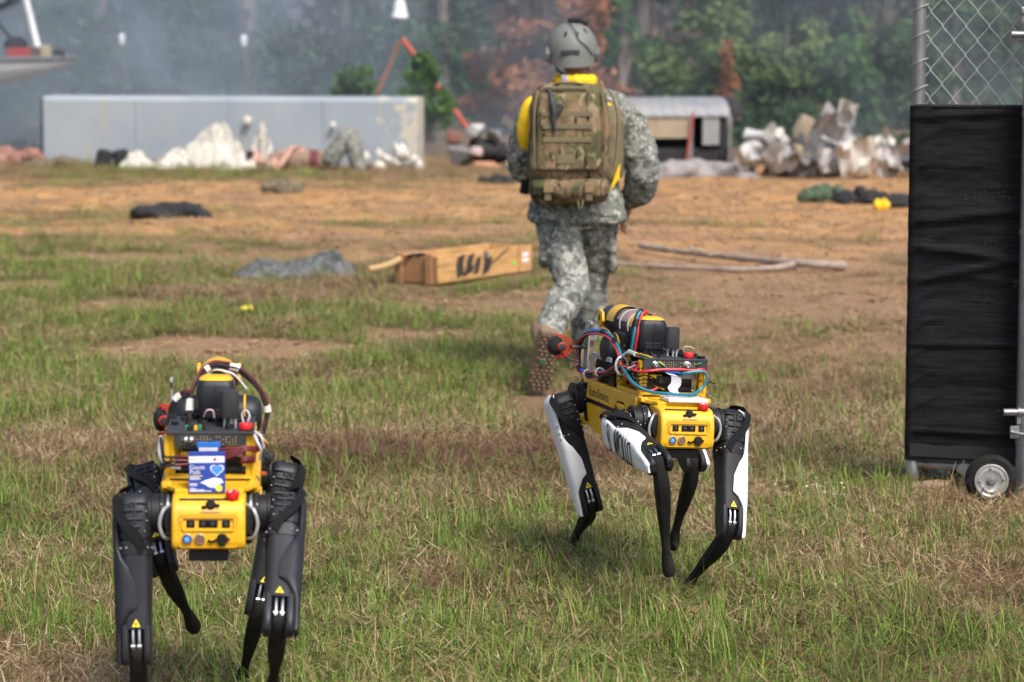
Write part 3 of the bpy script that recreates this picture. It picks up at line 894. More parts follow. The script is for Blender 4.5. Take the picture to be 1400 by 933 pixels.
    mb = nb(); mb.box((-.05, 0, z), (.021, .21, .02), .002); mb.build('frame_beam', YEL2, root)
    for s in (-1, 1):
        mb = nb(); mb.box((-.15, s * .096, .0735), (.178, .0195, .019), .002); mb.build('frame_rail', YEL2, root)
    mb = nb()
    mb.box((-.2634, 0, .0735), (.001, .19, .0045), 0); mb.build('beam_slot', INK, root, 0)
    # top circuit deck
    mb = nb()
    mb.box((-.145, 0, .187), (.265, .208, .007), .002)
    mb.box((-.2745, -.0, .170), (.003, .205 if variant == 'R' else .17, .028), 0)
    deck = mb.build('circuit_deck', DGRY, root)
    mb = nb()
    rnd = random.Random(3)
    for a in range(18):
        for b_ in range(4):
            if rnd.random() < .7: mb.box((-.2764, -.06 + a * .0075, .160 + b_ * .006), (.0012, .003, .003), 0, m=0)
    mb.build('solder_pads', PERF, deck, 0, kind='stuff')
    mb = nb()
    for k in range(26):
        x, y = rnd.uniform(-.26, -.03), rnd.uniform(-.1, .1); mb.box((x, y, .194), (rnd.uniform(.006, .022), rnd.uniform(.006, .02), rnd.uniform(.006, .016)), .001, (0, 0, rnd.uniform(0, 1)))
    mb.build('deck_components', BLK, deck, kind='stuff')
    for (y, r_) in (((.068, .009), (-.035, .0115)) if variant == 'R' else ((.045, .006), (.058, .006))):
        mb = nb(); mb.lathe((-.272, y, .172), (-1, 0, 0), [(0, r_), (.008, r_), (.009, r_ * .8), (.020, r_ * .8), (.021, r_ * .5), (.016, r_ * .45)], 18)
        mb.build('round_connector', STEEL, deck)
    # boxes of electronics inside the frame
    for c_, d_, ro, mt, nm in (((-.15, .0, .10), (.15, .15, .03), None, DGRY, 'electronics_box'), ((-.12, .03, .135), (.12, .09, .035), (0, .1, .1), DGRY, 'electronics_box'), ((-.20, -.05, .12), (.05, .05, .05), None, DGRY, 'electronics_box'),
                               ((-.235, .03, .125), (.05, .055, .022), (0, -.1, .45), DGRY, 'electronics_box'), ((-.216, .02, .144), (.06, .12, .003), (.1, 0, .1), GRY, 'grey_module'), ((-.227, -.05, .134), (.03, .06, .018), None, GRY, 'grey_module'),
                               ((-.238, .052, .131), (.03, .04, .014), None, YEL2, 'yellow_module'), ((-.236, -.058, .152), (.02, .045, .014), None, YEL2, 'yellow_module')):
        mb = nb(); mb.box(c_, d_, .003, ro); mb.build(nm, mt, root)
    # finned compute box at the front
    mb = nb()
    mb.box((.10, 0, .105), (.22, .19, .07), .006)
    for k in range(14):
        for s in (-1, 1): mb.box((.005 + k * .0145, s * .0965, .105), (.006, .008, .055), .001)
    mb.box((.02, .098, .085), (.05, .012, .03), .002)
    mb.build('compute_box', BLK, root)
    for s in (-1, 1):
        mb = nb(); mb.box((.12, s * .104, .148), (.18, .006, .016), .002); mb.box((.22, s * .104, .125), (.016, .006, .06), .002)
        mb.build('side_bracket', GRY, root)
    # shoulder drum of the arm, lying across the back
    ay = .024 if variant == 'R' else -.008
    mb = nb()
    mb.lathe((.10, -.115 + ay * .4, .178), (0, 1, 0), [(0, .02), (.004, .036), (.014, .046), (.03, .050), (.08, .051), (.082, .047), (.14, .047), (.142, .051), (.19, .050), (.207, .046), (.216, .036), (.22, .02)], 32)
    mb.box((.08, ay, .215), (.14, .085, .06), .02)
    drum = mb.build('arm_shoulder', BLK2, root)
    mb = nb()
    for s in (-1, 1):
        mb.lathe((.10, s * .066 + ay * .4 - .004, .178), (0, s, 0), [(0, .0515), (.003, .0525), (.005, .0515)], 32)
    mb.tube(curve([(.05, .062, .14), (.03, .062, .185), (.05, .062, .215), (.09, .062, .226)], 5), .0035, 6)
    mb.box((.03, .055, .152), (.05, .03, .022), .008, (0, -.5, 0))
    mb.build('arm_trim', YEL, drum, kind='stuff')
    # upper arm + forearm barrel along the back, elbow housing facing the rear
    mb = nb()
    bx0, bx1 = -.06, .30
    mb.lathe((bx0, ay, .255), (1, 0, .02), [(0, .040), (.02, .043), (.19, .043), (.192, .047), (.25, .048), (.252, .044), (.30, .043), (.345, .041), (.36, .030)], 28)
    for k in range(11): mb.lathe((bx0 + .195 + k * .006, ay, .259), (1, 0, .02), [(0, .048), (.003, .0495), (.003, .048)], 24)
    # elbow housing: tall tapering box, rounded top
    sec = [(.195, .038, .030), (.215, .044, .040), (.25, .047, .046), (.278, .046, .044), (.292, .040, .036), (.297, .030, .026)]
    mb.loft([[Vector((-.085 - .012 * (z - .2) * 0 + hx * spow(math.cos(a), .45), ay + hy_ * spow(math.sin(a), .45), z)) for a in [2 * PI * j / 32 for j in range(32)]] for z, hy_, hx in sec], 0)
    mb.box((-.122, ay, .212), (.012, .052, .024), .004)
    arm = mb.build('arm_barrel', BLK2, root)
    mb = nb(); mb.box((-.1318, ay, .245), (.0012, .0012, .075), 0); mb.box((-.130, ay, .2205), (.001, .055, .001), 0); mb.build('panel_line', INK, arm, 0)
    mb = nb()
    mb.loft([[Vector((-.085 + hx * spow(math.cos(a), .45), ay + hy_ * spow(math.sin(a), .45), z)) for a in [2 * PI * j / 32 for j in range(32)]] for z, hy_, hx in ((.2925, .0405, .0365), (.297, .036, .033), (.301, .027, .024))], 0)
    mb.build('elbow_cap', YEL, arm)
    ringp = lambda x, r_: [Vector((x, ay + r_ * math.cos(R(a)), .258 + .004 + r_ * math.sin(R(a)))) for a in range(0, 181, 15)]
    mb = nb(); mb.loft([ringp(.125, .0505), ringp(.195, .0515), ringp(.20, .049)], 0, False, False); mb.build('arm_cover', YEL, arm)
    mb = nb(); mb.loft([ringp(-.04, .0455), ringp(.0, .0462), ringp(.012, .044)], 0, False, False); mb.build('arm_cover', YEL, arm)
    for s in (-1, 1):
        mb = nb(); mb.prism([(.248 + .030 * math.cos(R(a)), .262 + .030 * math.sin(R(a))) for a in range(15, 375, 60)], ay + s * .046, ay + s * .056, 'y', .003); mb.build('gripper_plate', YEL, arm)
    mb = nb()
    for s in (-1, 1): mb.ell((.248, ay + s * .0565, .264), (.006, .003, .011), u=10, w=6)
    mb.build('grip_slot', INK, arm, kind='stuff')
    if variant == 'R':
        mb = nb()
        ringq = lambda x, r_: [Vector((x, ay + r_ * math.cos(R(a)), .257 + r_ * math.sin(R(a)))) for a in range(20, 191, 14)]
        mb.loft([ringq(.018, .0445), ringq(.02, .0462), ringq(.11, .0468), ringq(.112, .045)], 0, False, False)
        pm_ = mat('patterned_sleeve', (.42, .36, .36), .7, 0, .2, 260, col2=(.22, .09, .05))
        mb.build('printed_sleeve', pm_, arm)
        mb = nb()
        for x in (.06, -.02):
            mb.tube([(x + .012 * math.sin(a), ay + .05 * math.cos(a), .257 + .05 * math.sin(a)) for a in np.linspace(-.2, 3.6, 16)], .0022, 6)
        mb.build('tie_band', GRY, arm)
    # antenna on stalks
    an_y = -.010 if variant == 'R' else -.044
    mb = nb()
    mb.loft([[Vector((-.20 + hx * spow(math.cos(a), .6), an_y + hy_ * spow(math.sin(a), .6), z)) for a in [2 * PI * j / 24 for j in range(24)]] for z, hx, hy_ in ((.214, .017, .022), (.216, .018, .0228), (.272, .0165, .0215), (.279, .016, .020), (.280, .013, .017))], 0)
    ant = mb.build('antenna', DGRY, root)
    mb = nb()
    for dy in (-.014, -.004, .012): mb.cyl((-.205 + dy * .3, an_y + dy, .189), (-.205 + dy * .3, an_y + dy, .216), .0032, n=8)
    mb.build('antenna_stalks', GRY, ant)
    ey = -.048 if variant == 'R' else -.083
    mb = nb(); mb.lathe((-.252, ey, .190), (0, 0, 1), [(0, .012), (.004, .012), (.0045, .0155), (.014, .0165), (.018, .0145), (.019, .010)], 24); mb.build('emergency_stop', RED, root)
    # side microphone in a red shock mount
    if variant == 'R': mc = Vector((.28, .212, .166))
    else: mc = Vector((.16, .137, .158))
    mb = nb()
    mb.ell(mc, (.034, .026 if variant == 'R' else .018, .031), u=20, w=14)
    mic = mb.build('microphone', FOAM, root)
    mb = nb()
    for off, rr, ry in ((-.010, .028, .030), (-.004, .036, .048)):
        for dx in (-.010, .010):
            mb.tube([(mc.x + dx - .01, mc.y + off - ry * math.cos(a), mc.z + rr * math.sin(a)) for a in np.linspace(-1.75, 1.75, 14)], .0015, 6)
    mb.lathe((mc.x - .03, mc.y - .012, mc.z), (-1, 0, 0), [(0, .014), (.006, .0145), (.007, .012)], 18)
    mb.build('shock_mount', RED, mic)
    mb = nb(); mb.lathe((mc.x - .028, mc.y - .012, mc.z), (-1, 0, 0), [(0, .011), (.012, .011), (.013, .007)], 18)
    mb.tube(curve([mc + Vector((-.01, -.045, -.0)), mc + Vector((-.01, -.06, -.002)), Vector((mc.x - .02, .115, mc.z))], 4), .006, 8)
    mb.tube(curve([mc + Vector((-.01, -.02, -.022)), mc + Vector((-.012, -.035, -.036)), mc + Vector((-.02, -.075, -.05))], 5), .003, 8)
    mb.build('microphone_body', DGRY, mic)
    mb = nb(); mb.box((.262, .112, .160), (.042, .005, .13), .002); mb.prism([(.283, .22), (.283, .232), (.262, .252), (.225, .252), (.225, .242), (.241, .225)], .108, .116, 'y', .002); mb.build('upright_bracket', GRY, root)

    def cable(nm, pts, r_, mt, parent=root, k=6):
        m_ = nb(); m_.tube(curve(pts, k), r_, 8); return m_.build(nm, mt, parent)
    if variant == 'R':
        A = [(.185, .128, .087), (.280, .130, .100), (.300, .13, .149), (.278, .13, .194), (.196, .13, .222), (.085, .128, .235), (-.004, .125, .232), (-.08, .125, .208), (-.14, .125, .165)]
        cable('teal_cable', A, .0048, TEAL)
        cable('red_cable', [(x - .006, y + .006, z - .009) for x, y, z in A], .0035, REDW)
        cable('black_cable', [(x, y - .008, z - .006) for x, y, z in A], .004, BLK)
        mb = nb()
        Ac = curve(A, 6)
        for i in (4, 14, 31, 39): mb.tube(Ac[i:i + 3], .0085, 10)
        mb.build('cable_tape', BLK, root, kind='stuff')
        mb = nb()
        for i in (26, 2): mb.tube(Ac[i:i + 4], .0062, 10)
        mb.build('blue_tape', BLUE, root, kind='stuff')
        B_ = [(-.10, .085, .195), (-.11, .083, .241), (-.10, .072, .298), (-.09, .055, .316), (-.07, .04, .308)]
        cable('teal_cable', B_, .005, TEAL); cable('red_cable', [(x - .004, y - .010, z) for x, y, z in B_], .004, REDW); cable('black_cable', [(x + .006, y + .004, z + .003) for x, y, z in B_], .0035, BLK)
        mb = nb(); Bc = curve(B_, 6); mb.tube(Bc[9:12], .0085, 10); mb.tube(Bc[17:19], .0085, 10); mb.build('cable_tape', BLK, root, kind='stuff')
        F_ = [(.207, .128, .082), (.119, .128, .097), (.024, .128, .11), (-.067, .128, .130), (-.15, .126, .150)]
        for j, (mt, dy, dz, r_) in enumerate(((REDW, .004, .004, .0035), (BLK, .0, -.004, .004), (TEAL, -.004, .002, .004), (BLK, .006, -.008, .003), (REDW, -.002, -.011, .003))):
            cable(('red_cable', 'black_cable', 'teal_cable', 'black_cable', 'red_cable')[j], [(x, y + dy + .004 * math.sin(i * 2.1 + j), z + dz + .004 * math.cos(i * 1.7 + j * 2)) for i, (x, y, z) in enumerate(F_)], r_, mt)
        mb = nb()
        for (x, z) in ((.18, .087), (.06, .106)):
            mb.tube([(x + .002 * math.sin(a), .130 + .014 * math.cos(a), z + .014 * math.sin(a)) for a in np.linspace(0, 6.4, 14)], .0028, 6)
        mb.tube([(-.145 + .004 * math.sin(a), .128 + .020 * math.cos(a), .150 + .028 * math.sin(a)) for a in np.linspace(0, 6.4, 14)], .004, 6)
        mb.tube(curve([(-.14, .13, .176), (-.155, .12, .19), (-.17, .115, .193)], 4), .005, 8)
        mb.build('cable_clips', GRY, root, kind='stuff')
        cable('clear_tube', [(-.16, .112, .196), (-.21, .108, .194)], .0075, mat('clear_sleeve', (.45, .52, .47), .25))
        cable('yellow_wire', [(-.21, .108, .197), (-.255, .085, .194), (-.276, .05, .178), (-.278, .03, .160)], .0022, YELW)
        cable('green_wire', [(-.21, .107, .193), (-.262, .08, .188), (-.278, .045, .172), (-.279, .028, .158)], .0022, GREENW)
        cable('red_wire', [(-.21, .105, .189), (-.265, .095, .185), (-.27, .06, .183)], .0022, REDW)
        cable('green_wire', [(-.276, -.062, .172), (-.282, -.075, .178), (-.26, -.092, .184)], .0022, GREENW)
        cable('red_cable', [(-.15, .128, .150), (-.20, .122, .150), (-.262, .112, .146), (-.285, .086, .152), (-.288, .047, .157), (-.288, -.012, .159), (-.287, -.054, .157), (-.285, -.083, .161), (-.28, -.100, .147), (-.274, -.106, .126), (-.25, -.108, .118)], .0042, REDW)
        cable('red_coil', [(-.268, -.088 + .018 * math.cos(a), .166 + .014 * math.sin(a)) for a in np.linspace(0, 9.4, 20)], .003, REDW, k=3)
        cable('teal_cable', [(-.15, .128, .150), (-.20, .130, .132), (-.262, .122, .107), (-.295, .083, .090), (-.335, .035, .0885), (-.345, -.012, .0885), (-.32, -.047, .0885), (-.30, -.076, .101), (-.298, -.095, .13), (-.296, -.087, .153), (-.294, -.059, .154), (-.29, -.026, .148), (-.262, -.008, .139)], .0050, TEAL)
        cable('red_cable', [(-.15, .128, .147), (-.20, .132, .128), (-.25, .126, .106), (-.275, .108, .095), (-.282, .076, .092), (-.277, .055, .10)], .0038, REDW)
        cable('black_cable', [(-.15, .128, .143), (-.20, .130, .122), (-.25, .122, .11), (-.272, .098, .10), (-.262, .07, .10)], .0032, BLK)
        for k in range(5):
            cable('black_wire', [(-.17, .12, .14 - k * .006), (-.255, .108 + .002 * k, .155 - .012 * k), (-.268, .09, .16 - .012 * k), (-.25, .05, .155 - .016 * k)], .002, BLK)
        rw = random.Random(12)
        for k in range(16):
            x0, y0 = rw.uniform(-.26, -.06), rw.choice([.085, .1, .112, -.08, .03]); z0 = rw.uniform(.10, .17)
            nm, mt = rw.choice([('black_wire', BLK), ('black_wire', BLK), ('red_wire', REDW), ('grey_wire', GRY), ('yellow_wire', YELW)])
            cable(nm, [(x0, y0, z0), (x0 - .02, y0 + rw.uniform(-.02, .02), z0 + rw.uniform(-.03, .03)), (x0 + rw.uniform(-.05, .05), y0 + rw.uniform(-.04, .03), z0 + rw.uniform(-.03, .03)), (x0 + rw.uniform(-.06, .08), y0 + rw.uniform(-.06, .02), rw.uniform(.09, .18))], rw.uniform(.0013, .0024), mt)
        mb = nb(); mb.box((-.280, .012, .1565), (.012, .046, .010), .001); mb.box((-.283, .012, .149), (.008, .05, .005), .001); mb.build('ribbon_connector', BLUE, root)
        mb = nb(); mb.box((-.30, .0, .0855), (.012, .042, .005), .001); mb.build('ribbon_connector', BLUE, root)
        mb = nb()
        rp = curve([(-.285, .022, .146), (-.293, .014, .142), (-.291, .002, .135), (-.288, .000, .115), (-.290, .010, .10), (-.297, .004, .088)], 5)
        wv = [Vector((0, .016, .003)) for _ in rp]
        n_ = len(rp); mb.add([p + v for p, v in zip(rp, wv)] + [p - v for p, v in zip(rp, wv)], [(i, i + 1, n_ + i + 1, n_ + i) for i in range(n_ - 1)])
        mb.add([p + v + Vector((.0012, 0, 0)) for p, v in zip(rp, wv)] + [p - v + Vector((.0012, 0, 0)) for p, v in zip(rp, wv)], [(i, i + 1, n_ + i + 1, n_ + i) for i in range(n_ - 1)])
        mb.build('ribbon_cable', LAV, root)
        mb = nb(); mb.box((-.335, -.012, .0735), (.085, .128, .0115), .003); mb.build('white_tray', mat('off_white_plastic', (.66, .65, .60), .4), root)
        mb = nb(); mb.box((-.335, -.012, .0798), (.06, .10, .0015), 0); mb.build('tray_card', LAV, root)
        cable('clip_wire', [(-.245, -.036, .206), (-.25, -.03, .222), (-.252, -.048, .226), (-.252, -.066, .219)], .002, GRY)
    else:
        A = [(-.02, .108, .160), (-.02, .103, .211), (-.02, .087, .236), (-.02, .062, .249), (-.02, .053, .225)]
        T_ = [(-.10, .054, .193), (-.08, .055, .224), (-.05, .048, .267), (-.03, .025, .302), (-.02, -.006, .318), (-.02, -.04, .315), (-.02, -.068, .305), (-.02, -.103, .272), (-.02, -.126, .23), (-.02, -.133, .196), (-.03, -.123, .157)]
        for j, (dx, dz, mt, nm) in enumerate(((-.006, 0, BLK, 'black_cable'), (.0, .007, DRED, 'dark_red_cable'), (-.004, -.007, BLK, 'black_cable'), (.006, -.003, DRED, 'dark_red_cable'))):
            for P_ in (A, T_): cable(nm, [(x + dx + .002 * math.sin(i + j), y + .003 * math.sin(i * 2. + j * 1.3), z + dz) for i, (x, y, z) in enumerate(P_)], .0036, mt)
        cable('grey_cable', [(x - .01, y * .8, z - .012) for x, y, z in T_[2:8]], .0028, LAV)
        mb = nb(); Tc = curve(T_, 6); Ac = curve(A, 6)
        for seg in (Tc[4:9], Tc[19:22], Tc[30:36], Tc[50:54], Ac[10:15]): mb.tube(seg, .0105, 10)
        mb.build('cable_tape', TAPE, root, kind='stuff')
        for k in range(6):
            cable('dark_red_wire', [(-.283, -.02, .122 + .005 * k + .003 * (k % 2)), (-.287, -.06, .136 + .0035 * k), (-.285, -.085, .147 + .002 * k), (-.27, -.110, .142 + .002 * k), (-.24, -.118, .15)], .0026, DRED)
        for k in range(4):
            cable('dark_red_wire', [(-.27, -.105, .122 + .003 * k), (-.286, -.085, .124 + .002 * k), (-.284, -.074, .118 + .004 * k), (-.27, -.106, .118 + .002 * k)], .003, DRED)
        for k in range(3):
            cable('dark_red_wire', [(-.24, .115, .14 - .01 * k), (-.282, .108, .118 - .008 * k), (-.286, .085, .112 + .01 * k), (-.282, .05, .114 + .008 * k)], .0028, DRED)
        for k in range(3):
            cable('black_wire', [(-.24, .118, .17 - .016 * k), (-.29, .108, .135 - .012 * k), (-.286, .085, .13 - .008 * k), (-.27, .03, .11 + .004 * k)], .003, BLK)
        cable('grey_cable', [(-.22, .118, .17), (-.27, .120, .14), (-.282, .105, .112), (-.28, .07, .104)], .0045, GRY)
        cable('black_cable', [(-.20, -.115, .17), (-.27, -.125, .14), (-.275, -.14, .12), (-.25, -.135, .105)], .0035, BLK)
        mb = nb(); mb.box((-.24, -.14, .125), (.02, .02, .02), .004, (.3, .2, .1)); mb.box((-.23, -.13, .10), (.022, .018, .024), .004); mb.build('plug', BLK, root)
        mb = nb(); mb.box((-.235, -.126, .085), (.014, .014, .010), .002); mb.build('orange_plug', mat('orange_plastic', (.6, .12, .02), .5), root)
        cable('yellow_wire', [(-.25, -.112, .178), (-.27, -.125, .172), (-.262, -.136, .16), (-.24, -.128, .152)], .0022, YELW)
        cable('pale_wire', [(-.25, -.10, .185), (-.276, -.112, .165), (-.272, -.12, .145), (-.255, -.118, .12)], .0032, LAV)
        cable('pale_wire', [(-.25, -.105, .187), (-.27, -.12, .178), (-.262, -.126, .15)], .0032, LAV)
        cable('clip_wire', [(-.24, -.078, .206), (-.242, -.074, .228), (-.246, -.084, .238), (-.25, -.092, .226), (-.25, -.088, .212)], .0022, LAV)
        cable('pink_wire', [(-.13, .02, .205), (-.142, .012, .222), (-.142, -.002, .222), (-.14, -.006, .204)], .0022, mat('pale_pink', (.6, .42, .40), .5))
        mb = nb(); mb.box((-.280, .004, .160), (.012, .055, .012), .001); mb.build('ribbon_connector', BLUE, root)
        mb = nb(); mb.box((-.284, .004, .150), (.003, .045, .012), 0); mb.build('ribbon_cable', LAV, root)
        mb = nb()
        for k in range(5): mb.box((-.25 + .008 * (k % 2), .015 + .010 * k, .196), (.010, .008, .012), .001, m=k % 3)
        mb.build('terminal_block', [BLK, GREENW, YEL2], root)
    for L in legs:
        leg(root, BX, *L[:5], shell, *(L[5:] if len(L) > 5 else ()))
    return root, BX

r1, BX1 = robot('legged_robot', 'white and yellow four-legged robot lettered APOLLO with teal cables and no box', .411, 8.662, .552, .282, .007, .062,
      [(True, True, -.313, .118, 1.009, None, True), (True, False, -.08, .986, .577), (False, True, -.257, 1.405, .26, [('APOLLO', .084, 95, .066, .58, False), ('51', .032, 92, .056, .5, False)]), (False, False, .103, .451, .832)], WHT, 'R')
r2, BX2 = robot('legged_robot', 'black-legged yellow four-legged robot carrying a blue gauze box, nearest the camera', -.739, 6.801, .607, .080, 0., .015,
      [(True, True, -.298, 1.084, .862), (True, False, .189, .231, .716), (False, True, -.026, .242, .696), (False, False, .056, .884, .877)], BLK2, 'L')

# gauze carton leaning on the black-legged robot
gb = empty('gauze_box', r2.matrix_basis @ Vector((-.352, .004, .607 + .0565)), 0, 'blue and white gauze pads carton standing on the robot back', 'box')
bpy.context.view_layer.update()
gb.rotation_euler = (0, 0, PI / 2 + .08 + PI)                # local +x faces the camera
CB = mat('carton_blue', (.008, .04, .27), .4, 0, .08); CW = mat('carton_white', (.66, .68, .72), .4, 0, .03); CL = mat('carton_light_blue', (.03, .22, .62), .4, 0, .05)
tilt = Matrix.Rotation(R(-9), 3, 'Y')
GX_ = lambda v: tilt @ Vector(v)
def gmb():
    m_ = MB(); m_.X = GX_; return m_
gw, gh, gd = .085, .098, .030
mb = gmb(); mb.box((0, 0, gh / 2), (gd, gw, gh), .0012, seg=1); carton = mb.build('carton', CB, gb, 20)
fx = gd / 2 + .0004
def rect(y0, y1, z0, z1, e=0): return [(fx + e, y0, z0), (fx + e, y1, z0), (fx + e, y1, z1), (fx + e, y0, z1)]
mb = gmb(); mb.add(rect(-gw / 2 + .001, gw / 2 - .001, .071, .086), [(0, 1, 2, 3)]); mb.build('white_band', CW, carton, 0)
mb = gmb(); mb.add([(fx - .003 - gd, 0, 0)], []); 
mb = gmb(); mb.add([(-gd / 2 + .002, -gw / 2 + .002, gh + .0006), (gd / 2 - .002, -gw / 2 + .002, gh + .0006), (gd / 2 - .002, gw / 2 - .002, gh + .0006), (-gd / 2 + .002, gw / 2 - .002, gh + .0006)], [(0, 1, 2, 3)]); mb.build('top_flap', CW, carton, 0)
def gtext(s, y, z, size, mt, e=.0004, sx=1.):
    vs, fs = text_geo(s); m_ = gmb(); m_.add([(fx + e, y + u * size * sx, z + w * size) for u, w in vs], fs); m_.build('lettering', mt, carton, 0)
# local +y points to the viewer's right once the carton is turned round
gtext('Gauze', -.040, .056, .0145, CW, sx=.95); gtext('Pads', -.040, .0445, .0145, CW, sx=.95)
gtext('USA', -.039, .0765, .007, RED, .0008)
mb = gmb()
for k, (z, w_) in enumerate(((.039, .030), (.0355, .022), (.032, .026), (.021, .018), (.0175, .018), (.010, .014), (.0065, .034), (.0035, .05))): mb.add(rect(-.040, -.040 + w_, z, z + .0018, .0004), [(0, 1, 2, 3)], 1 if k == 0 else 0)
mb.add(rect(.024, .040, .076, .078, .0008), [(0, 1, 2, 3)])
mb.build('small_print', [CW, WARN], carton, 0)
hp_ = []
for k in range(40):
    t = 2 * PI * k / 40; hp_.append((16 * math.sin(t) ** 3 / 16 * .0165, (13 * math.cos(t) - 5 * math.cos(2 * t) - 2 * math.cos(3 * t) - math.cos(4 * t)) / 16 * .0155))
mb = gmb(); cy, cz = .024, .054
mb.add([(fx + .0004, cy + a, cz + b) for a, b in hp_], [tuple(range(40))], 1)
mb.add([(fx + .0008, cy + a, cz + b) for a, b in hp_] + [(fx + .0008, cy + a * .84, cz + b * .84) for a, b in hp_], [(k, (k + 1) % 40, 40 + (k + 1) % 40, 40 + k) for k in range(40)], 0)
mb.build('heart_emblem', [CW, CL], carton, 0)
mb = gmb()
mb.add([(fx + .0005, y, z) for y, z in ((-.016, .024), (-.004, .030), (.018, .036), (.034, .033), (.039, .024), (.030, .021), (.022, .012), (.006, .013), (-.004, .020))], [tuple(range(9))])
mb.build('pad_picture', CW, carton, 0)
mb = gmb(); mb.add([(fx + .0008, .028 + .008 * math.cos(k * PI / 8), .011 + .008 * math.sin(k * PI / 8)) for k in range(16)], [tuple(range(16))]); mb.build('round_seal', WARN, carton, 0)
mb = gmb(); mb.add([(fx + .0008, .019 + .004 * math.cos(k * PI / 5), .0785 + .004 * math.sin(k * PI / 5)) for k in range(10)], [tuple(range(10))]); mb.build('red_dot', RED, carton, 0)
# ------------------------------------------------------------------ soldier
ACU = camo_digital(); MCAM = camo_woodland()
SKIN = mat('skin', (.30, .135, .085), .55, 0, .1, 40, .1, 200)
HAIR = mat('dark_hair', (.012, .009, .008), .8, 0, .3, 200, .4, 500)
HELM = mat('helmet_grey', (.150, .157, .143), .6, 0, .07, 12, .12, 300, dirt=(.09, .08, .06), dirt_amt=.35)
HELMD = mat('helmet_trim', (.10, .11, .108), .6, 0, .1)
OLIVE = mat('olive_webbing', (.15, .125, .07), .9, 0, .15, 160, .2, 700)
TANW = mat('tan_webbing', (.26, .18, .095), .9, 0, .12, 160, .2, 700)
HIVIS = mat('yellow_vest', (.80, .50, .005), .8, 0, .06, 20, .25, 40)
BOOT = mat('tan_boot', (.21, .14, .08), .85, 0, .18, 30, .3, 150)
SOLE = mat('boot_sole', (.15, .10, .06), .8, 0, .15, 30, .3, 90)

def limb(mb, pts, k=4, n=18, flat=None):
    """pts: (x,y,z,r) chain -> closed tapering tube"""
    P = curve([p[:3] for p in pts], k)
    rr = []
    for i in range(len(P)):
        t = i / k; a = min(int(t), len(pts) - 2); f = t - a
        rr.append(pts[a][3] * (1 - f) + pts[a + 1][3] * f)
    mb.tube(P, rr, n, flat=flat)
def trunk(mb, secs, n=32, e=.8):
    """secs: (z, cx, cy, rx, ry)"""
    mb.loft([[Vector((cx + rx * spow(math.cos(a), e), cy + ry * spow(math.sin(a), e), z)) for a in [2 * PI * j / n for j in range(n)]] for z, cx, cy, rx, ry in secs])

SX, SY = .315, 13.90
person = empty('person', (SX, SY, 0), 0, 'person in grey camouflage uniform and helmet walking away across the field', 'person')
# local frame: +y is the walking direction (away from the camera), +x to the viewer's right
# joints
neck = (.0, .02, 1.45)
shL, shR = (-.175, .0, 1.315), (.195, .0, 1.325)
elL, elR = (-.262, .02, 1.065), (.332, -.02, 1.01)
wrL, wrR = (-.17, .24, 1.0), (.272, .17, .845)
hipL, hipR = (-.085, .0, .86), (.095, .0, .86)
knL, knR = (-.015, -.24, .465), (.095, .14, .46)
anL, anR = (-.135, -.66, .275), (.055, .22, .085)
# --- body: one continuous skin
mb = MB()
trunk(mb, [(.80, 0, 0, .13, .10), (.95, 0, 0, .15, .11), (1.1, 0, 0, .14, .10), (1.28, 0, 0, .17, .11), (1.38, 0, 0, .16, .09), (1.43, 0, .01, .08, .06)])
limb(mb, [(0, .01, 1.40, .062), (0, .02, 1.48, .055), (.002, .03, 1.56, .056)])
mb.ell((.0, .035, 1.625), (.077, .098, .112), u=24, w=18)
mb.ell((.0, .10, 1.565), (.05, .045, .04)); mb.ell((0, .137, 1.605), (.014, .022, .022)); mb.ell((0, .125, 1.572), (.026, .012, .010))
for s in (-1, 1):
    mb.ell((s * .08, .025, 1.61), (.010, .020, .032)); mb.ell((s * .032, .115, 1.635), (.02, .014, .012))
for sh, el, wr in ((shL, elL, wrL), (shR, elR, wrR)):
    limb(mb, [(sh[0] * .6, sh[1], sh[2] + .02, .06), (*sh, .062), tuple((a + b) / 2 for a, b in zip(sh, el)) + (.052,), (*el, .045), tuple((a + b) / 2 for a, b in zip(el, wr)) + (.042,), (*wr, .030)])
for hp_j, kn_j, an_j in ((hipL, knL, anL), (hipR, knR, anR)):
    limb(mb, [(*hp_j, .085), tuple((a + b) / 2 for a, b in zip(hp_j, kn_j)) + (.075,), (*kn_j, .055), tuple(a * .6 + b * .4 for a, b in zip(kn_j, an_j)) + (.055,), (*an_j, .04)])
limb(mb, [(-.09, 0, .86, .09), (.0, 0, .86, .1), (.09, 0, .86, .09)])
def hand(mb, wr, d, side, out):
    """palm along d from the wrist, five bent fingers"""
    w = Vector(wr); d = Vector(d).normalized(); o = Vector(out).normalized(); o = (o - d * o.dot(d)).normalized(); nrm = d.cross(o)
    mb.tube([w - d * .01, w + d * .03, w + d * .075, w + d * .09], [.022, .028, .03, .022], 12, flat=(1, 1))
    for i, (off, L, c) in enumerate(((-.027, .072, .5), (-.009, .082, .55), (.009, .078, .6), (.026, .062, .7))):
        b = w + d * .082 + o * off; p1 = b + d * L * .45 - nrm * side * .006; p2 = p1 + (d * math.cos(c) - nrm * side * math.sin(c)).normalized() * L * .35; p3 = p2 + (d * math.cos(c * 2) - nrm * side * math.sin(c * 2)).normalized() * L * .3
        mb.tube([b - d * .02, b, p1, p2, p3], [.010, .0095, .009, .0085, .006], 8)
    b = w + d * .03 - o * .026; mb.tube([b, b - o * .018 + d * .018, b - o * .024 + d * .045, b - o * .018 + d * .065], [.012, .011, .010, .007], 8)
hand(mb, wrR, (-.10, .10, -.30), -1, (.2, .9, .3)); hand(mb, wrL, (.35, .35, -.2), 1, (0, 0, 1))
freeze(mb, 'body', .0075, person, SKIN, 3)
mb = MB()
